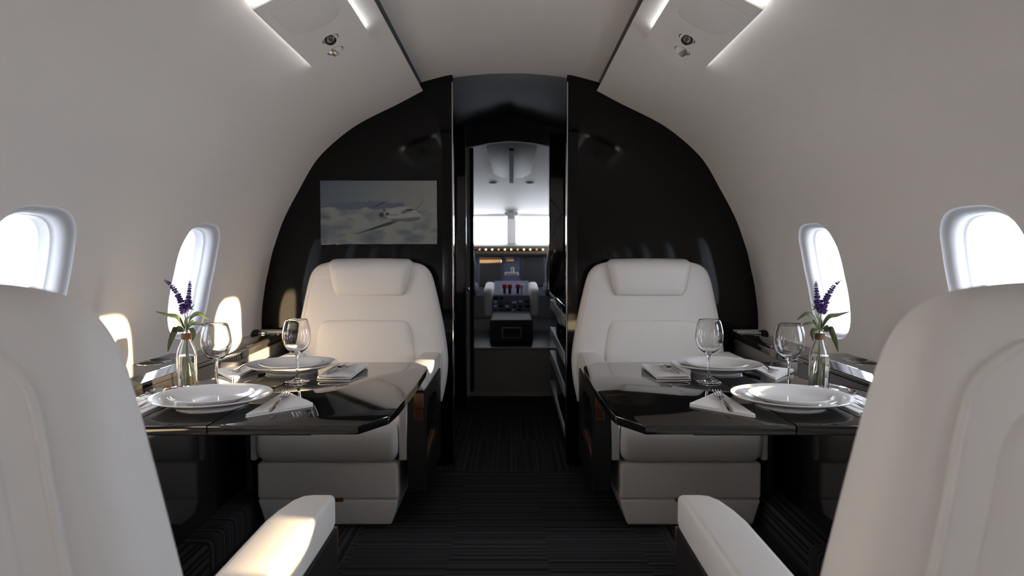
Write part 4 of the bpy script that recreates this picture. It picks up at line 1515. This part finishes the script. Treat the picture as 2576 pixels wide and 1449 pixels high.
for (px, py, s, e) in PL:
    near = e == 'near'
    sy = 1 if near else -1
    # towards the wall for the near diner's left hand, towards the aisle for the far diner
    wx = s if near else -s
    w = side_word[s]
    ew = end_word[e]
    hand = 'wall' if near else 'aisle'
    other = 'aisle' if near else 'wall'
    nx = px + wx * (0.168 if near else 0.172)
    ny = py + sy * 0.010
    napkin_rect(nx, ny, -wx * -1, sy, f'oblong folded napkin on the {hand} side of the plate, {ew}, {w}')
    zt = TZ + 0.0118
    put('spoon', nx + wx * 0.008, ny - sy * 0.105, zt, 0 if near else math.pi, f'steel spoon on the oblong napkin, {ew} of the {w}')
    put('knife', nx - wx * 0.022, ny - sy * 0.10, zt, 0 if near else math.pi, f'steel knife on the oblong napkin, {ew} of the {w}')
    # triangle with the fork
    pts = [(-0.002, -0.136), (-0.002, 0.158), (0.126, -0.008)]
    tx = px - wx * 0.136
    napkin_tri([(a, b) for a, b in pts], tx, py, -wx, sy, f'triangular folded napkin on the {other} side of the plate, {ew}, {w}')
    put('fork', tx - wx * 0.050, py - sy * 0.115, TZ + 0.0098, (0 if near else math.pi) + (0.12 if wx * sy < 0 else -0.12) * 1, f'steel fork on the triangular napkin, {ew} of the {w}')

# ------------------------------------------------------------------ overhead service units
def service_unit(s):
    nm = 'left' if s < 0 else 'right'
    wall_w = 'sunlit left' if s < 0 else 'shaded right'
    # local frame on the sloping wall: u outward-down, v along the cabin, n into the cabin
    c = Vector((s * 0.583, 0, 1.7675))
    U = Vector((s * 0.894, 0, -0.447))
    Nn = Vector((-s * 0.447, 0, -0.894))
    def Q(u, v, n):
        return c + U * u + Nn * n + Vector((0, v, 0))
    t = thing('service_unit', Q(0, 2.1, 0), f'pale overhead service panel with glowing edges on the {wall_w} wall', 'service panel', 'overhead service panels')
    u0, u1 = -0.112, 0.112
    # front end bowed, corners rounded
    ol = [(u1, 1.50), (u1, 2.41)]
    fr = spline([(u1, 2.41, 0), (u1 - 0.004, 2.445, 0), (u1 - 0.022, 2.466, 0), (0.03, 2.485, 0), (-0.045, 2.462, 0), (u0 + 0.018, 2.405, 0), (u0 + 0.003, 2.372, 0), (u0, 2.335, 0)], 4)
    ol = [(u1, 1.812)] + [(p.x, p.y) for p in fr] + [(u0, 1.812)]
    bm = bmesh.new()
    prism(bm, ol, 0.020, 0.036, lambda u, v, d: Q(u, v, d), 0.005, 3)
    finish(bm, 'panel', M['wall'], t)
    # standing foot behind the panel at the front end
    bm = bmesh.new()
    prism(bm, [(u1 - 0.02, 2.25), (u1 - 0.03, 2.44), (0.03, 2.468), (-0.05, 2.44), (u0 + 0.02, 2.36), (u0 + 0.02, 2.25)], 0.002, 0.021, lambda u, v, d: Q(u, v, d))
    finish(bm, 'backing', M['wall'], t)
    # lamps along both long edges and across the aft end
    for uu in (u0 + 0.010, u1 - 0.010):
        bm = bmesh.new()
        prism(bm, [(uu - 0.005, 1.82), (uu + 0.005, 1.82), (uu + 0.005, 2.34 if uu < 0 else 2.425), (uu - 0.005, 2.34 if uu < 0 else 2.425)], 0.008, 0.014, lambda u, v, d: Q(u, v, d))
        tag(finish(bm, 'light_strip', M['lampstrip'], t, smooth=False), 'glowing light strip')
    bm = bmesh.new()
    prism(bm, [(-0.10, 1.745), (0.11, 1.745), (0.11, 1.792), (-0.10, 1.792)], 0.012, 0.024, lambda u, v, d: Q(u, v, d), 0.002, 2)
    tag(finish(bm, 'light_bar', M['lamp'], t), 'bright white light bar')
    # access lid, a hair proud of the panel
    bm = bmesh.new()
    lid = [(0.085, 1.87), (0.085, 2.035), (0.078, 2.062), (0.055, 2.085), (0.03, 2.094), (-0.02, 2.098), (-0.055, 2.085), (-0.075, 2.058), (-0.078, 2.03), (-0.078, 1.87)]
    prism(bm, lid, 0.034, 0.0372, lambda u, v, d: Q(u, v, d), 0.0010, 2)
    finish(bm, 'access_lid', M['wall'], t)
    # air nozzle and reading lamp: socket, ball, black ring, lens
    for nme, u, v, ax in (('reading_lamp', 0.0, 2.205, Vector((-s * 0.30, -0.55, -0.80))), ('air_nozzle', 0.013, 2.312, Vector((s * 0.10, -0.35, -0.95)))):
        ctr = Q(u, v, 0.034)
        bm = bmesh.new()
        lathe(bm, [(0.0285, -0.004), (0.0285, 0.0022), (0.0275, 0.0028), (0.0255, 0.0024), (0.0235, -0.001), (0.021, -0.004)], ctr, 40, Nn)
        body = finish(bm, nme, M['chrome'], t)
        ax = ax.normalized()
        bm = bmesh.new()
        prof = [(0.0225 * math.sin(math.radians(a)), 0.0225 * math.cos(math.radians(a))) for a in (120, 105, 90, 75, 62, 52)]
        lathe(bm, prof, ctr - Nn * 0.004, 36, ax)
        finish(bm, 'ball', M['wall'], body)
        bm = bmesh.new()
        lathe(bm, ([(0.0178, 0.0128), (0.0190, 0.0160), (0.0175, 0.0185), (0.0130, 0.0165), (0.0122, 0.0120)] if nme == 'reading_lamp' else [(0.0182, 0.0128), (0.0192, 0.0155), (0.0186, 0.0172), (0.0170, 0.0165), (0.0165, 0.0120)]), ctr - Nn * 0.004, 36, ax)
        finish(bm, 'ring', M['gloss'] if nme == 'reading_lamp' else M['chrome'], body)
        bm = bmesh.new()
        lathe(bm, ([(0.0132, 0.0140), (0.0110, 0.0152), (0.006, 0.0166), (0.0, 0.0170)] if nme == 'reading_lamp' else [(0.0172, 0.0150), (0.0140, 0.0158), (0.0080, 0.0166), (0.0, 0.0170)]), ctr - Nn * 0.004, 36, ax)
        finish(bm, 'lens', M['lens'], body)
    return t
service_unit(-1)
service_unit(1)

# ------------------------------------------------------------------ wall screen
SX0, SX1, SZ0, SZ1, SY = -0.9225, -0.356, 1.104, 1.4115, 3.34
t = thing('wall_screen', ((SX0 + SX1) / 2, SY, SZ0), 'flat screen showing a white jet above clouds on the black bulkhead', 'screen')
bm = bmesh.new()
box(bm, SX0 - 0.003, SX1 + 0.003, SY + 0.0012, 3.361, SZ0 - 0.003, SZ1 + 0.003, 0.002, 2)
finish(bm, 'casing', M['gloss'], t)
def display_mat():
    m = bpy.data.materials.new('screen_sky')
    nt, p = nodes_of(m)
    p.inputs['Base Color'].default_value = (0.01, 0.01, 0.01, 1)
    p.inputs['Roughness'].default_value = 0.12
    p.inputs['Emission Strength'].default_value = 0.78
    nb = NB(nt)
    g = nt.nodes.new('ShaderNodeNewGeometry')
    sp = nt.nodes.new('ShaderNodeSeparateXYZ')
    nt.links.new(g.outputs['Position'], sp.inputs[0])
    u = nb.m('DIVIDE', nb.m('SUBTRACT', sp.outputs[0], SX0), SX1 - SX0)
    v = nb.m('DIVIDE', nb.m('SUBTRACT', sp.outputs[2], SZ0), SZ1 - SZ0)
    sky = nb.ramp(nb.m('ADD', nb.m('MULTIPLY', u, 0.75), nb.m('MULTIPLY', nb.m('SUBTRACT', 1.0, v), 0.4)), [(0.0, (0.030, 0.036, 0.052)), (0.35, (0.052, 0.056, 0.062)), (0.7, (0.082, 0.080, 0.072)), (1.0, (0.100, 0.096, 0.084))])
    mp = nt.nodes.new('ShaderNodeMapping')
    mp.inputs['Scale'].default_value = (1.0, 1.0, 2.2)
    nz = nt.nodes.new('ShaderNodeTexNoise')
    nz.inputs['Scale'].default_value = 11
    nz.inputs['Detail'].default_value = 7
    nt.links.new(g.outputs['Position'], mp.inputs['Vector'])
    nt.links.new(mp.outputs['Vector'], nz.inputs['Vector'])
    cl = nb.ramp(nb.m('ADD', nz.outputs['Fac'], nb.m('MULTIPLY', u, 0.12)), [(0.36, (0.036, 0.042, 0.050)), (0.50, (0.062, 0.065, 0.066)), (0.62, (0.095, 0.094, 0.085))])
    def mix(f, a, b):
        n = nt.nodes.new('ShaderNodeMixRGB')
        nt.links.new(f, n.inputs['Fac'])
        nt.links.new(a, n.inputs['Color1'])
        if isinstance(b, tuple):
            n.inputs['Color2'].default_value = (*b, 1)
        else:
            nt.links.new(b, n.inputs['Color2'])
        return n.outputs['Color']
    n1 = nb.noise1(u, 9.0, 4)
    ridge = nb.m('SUBTRACT', nb.m('ADD', 0.60, nb.m('MULTIPLY', n1, 0.16)), nb.m('MULTIPLY', nb.m('ABSOLUTE', nb.m('SUBTRACT', u, 0.42)), 0.10))
    mount = nb.m('MULTIPLY', nb.m('LESS_THAN', v, ridge), nb.m('LESS_THAN', u, 0.72))
    img = mix(mount, sky, (0.034, 0.042, 0.060))
    cv = nb.m('LESS_THAN', v, nb.m('ADD', 0.56, nb.m('MULTIPLY', nb.m('SUBTRACT', nz.outputs['Fac'], 0.5), 0.22)))
    img = mix(cv, img, cl)
    nt.links.new(img, p.inputs['Emission Color'])
    return m
bm = bmesh.new()
box(bm, SX0, SX1, SY, SY + 0.002, SZ0, SZ1)
dsp = finish(bm, 'display', display_mat(), t, smooth=False)
def flat_emit(name, c):
    m = mat(name, (0.01, 0.01, 0.01), 0.2, emit=c, estr=1.0)
    return m
JM = [flat_emit('jet_light', (0.092, 0.089, 0.082)), flat_emit('jet_mid', (0.034, 0.033, 0.032)), flat_emit('jet_dark', (0.010, 0.010, 0.011)), flat_emit('jet_white', (0.135, 0.13, 0.12))]
bm = bmesh.new()
lay = [0]
def poly(pts, mi):
    y = SY - 0.0003 - 0.00006 * lay[0]
    lay[0] += 1
    f = bm.faces.new([bm.verts.new((SX0 + (x - 463) / 817 * (SX1 - SX0), y, SZ1 - (yy - 822) / 443 * (SZ1 - SZ0))) for x, yy in pts])
    f.material_index = mi
poly([(1110, 1040), (1190, 962), (1183, 945), (1174, 922), (1178, 922), (1188, 958), (1130, 1030)], 1)            # far wing
poly([(868, 972), (880, 968), (925, 1028), (940, 1040), (905, 1040)], 1)                                             # fin
poly([(795, 1025), (868, 988), (940, 956), (945, 955), (885, 990)], 2)                                               # tailplane
poly([(905, 1045), (930, 1028), (960, 1014), (1020, 1003), (1062, 1002), (1105, 1014), (1142, 1036), (1166, 1062), (1170, 1076), (1160, 1090), (1140, 1100), (1105, 1107), (1060, 1109), (1010, 1103), (965, 1098), (940, 1085), (915, 1062)], 0)
poly([(1030, 1085), (1100, 1080), (1168, 1074), (1160, 1090), (1140, 1100), (1105, 1107), (1060, 1109), (1010, 1103), (965, 1098), (945, 1088)], 1)
poly([(1030, 1056), (1032, 1038), (1060, 1022), (1105, 1016), (1122, 1028), (1100, 1034), (1060, 1048)], 1)          # flight deck glass
poly([(1060, 1020), (1105, 1016), (1118, 1026), (1080, 1032)], 2)
poly([(1035, 1098), (985, 1094), (910, 1120), (820, 1152), (705, 1194), (657, 1172), (655, 1174), (700, 1199), (840, 1160), (950, 1130)], 1)   # near wing
poly([(1000, 1098), (905, 1124), (705, 1196), (830, 1164), (960, 1128)], 2)
poly([(893 + 21 * math.cos(a), 1061 + 20 * math.sin(a)) for a in [2 * math.pi * k / 20 for k in range(20)]], 1)     # engines
poly([(891 + 15 * math.cos(a), 1061 + 15 * math.sin(a)) for a in [2 * math.pi * k / 20 for k in range(20)]], 2)
poly([(932 + 14 * math.cos(a), 1054 + 11 * math.sin(a)) for a in [2 * math.pi * k / 20 for k in range(20)]], 2)
poly([(962 + 26 * math.cos(a), 1008 + 7 * math.sin(a)) for a in [2 * math.pi * k / 20 for k in range(20)]], 1)
for k in range(5):
    poly([(948 + 13 * k, 1056), (954 + 13 * k, 1055), (954 + 13 * k, 1064), (948 + 13 * k, 1065)], 2)
finish(bm, 'jet_picture', JM, dsp, smooth=False, recalc=False)
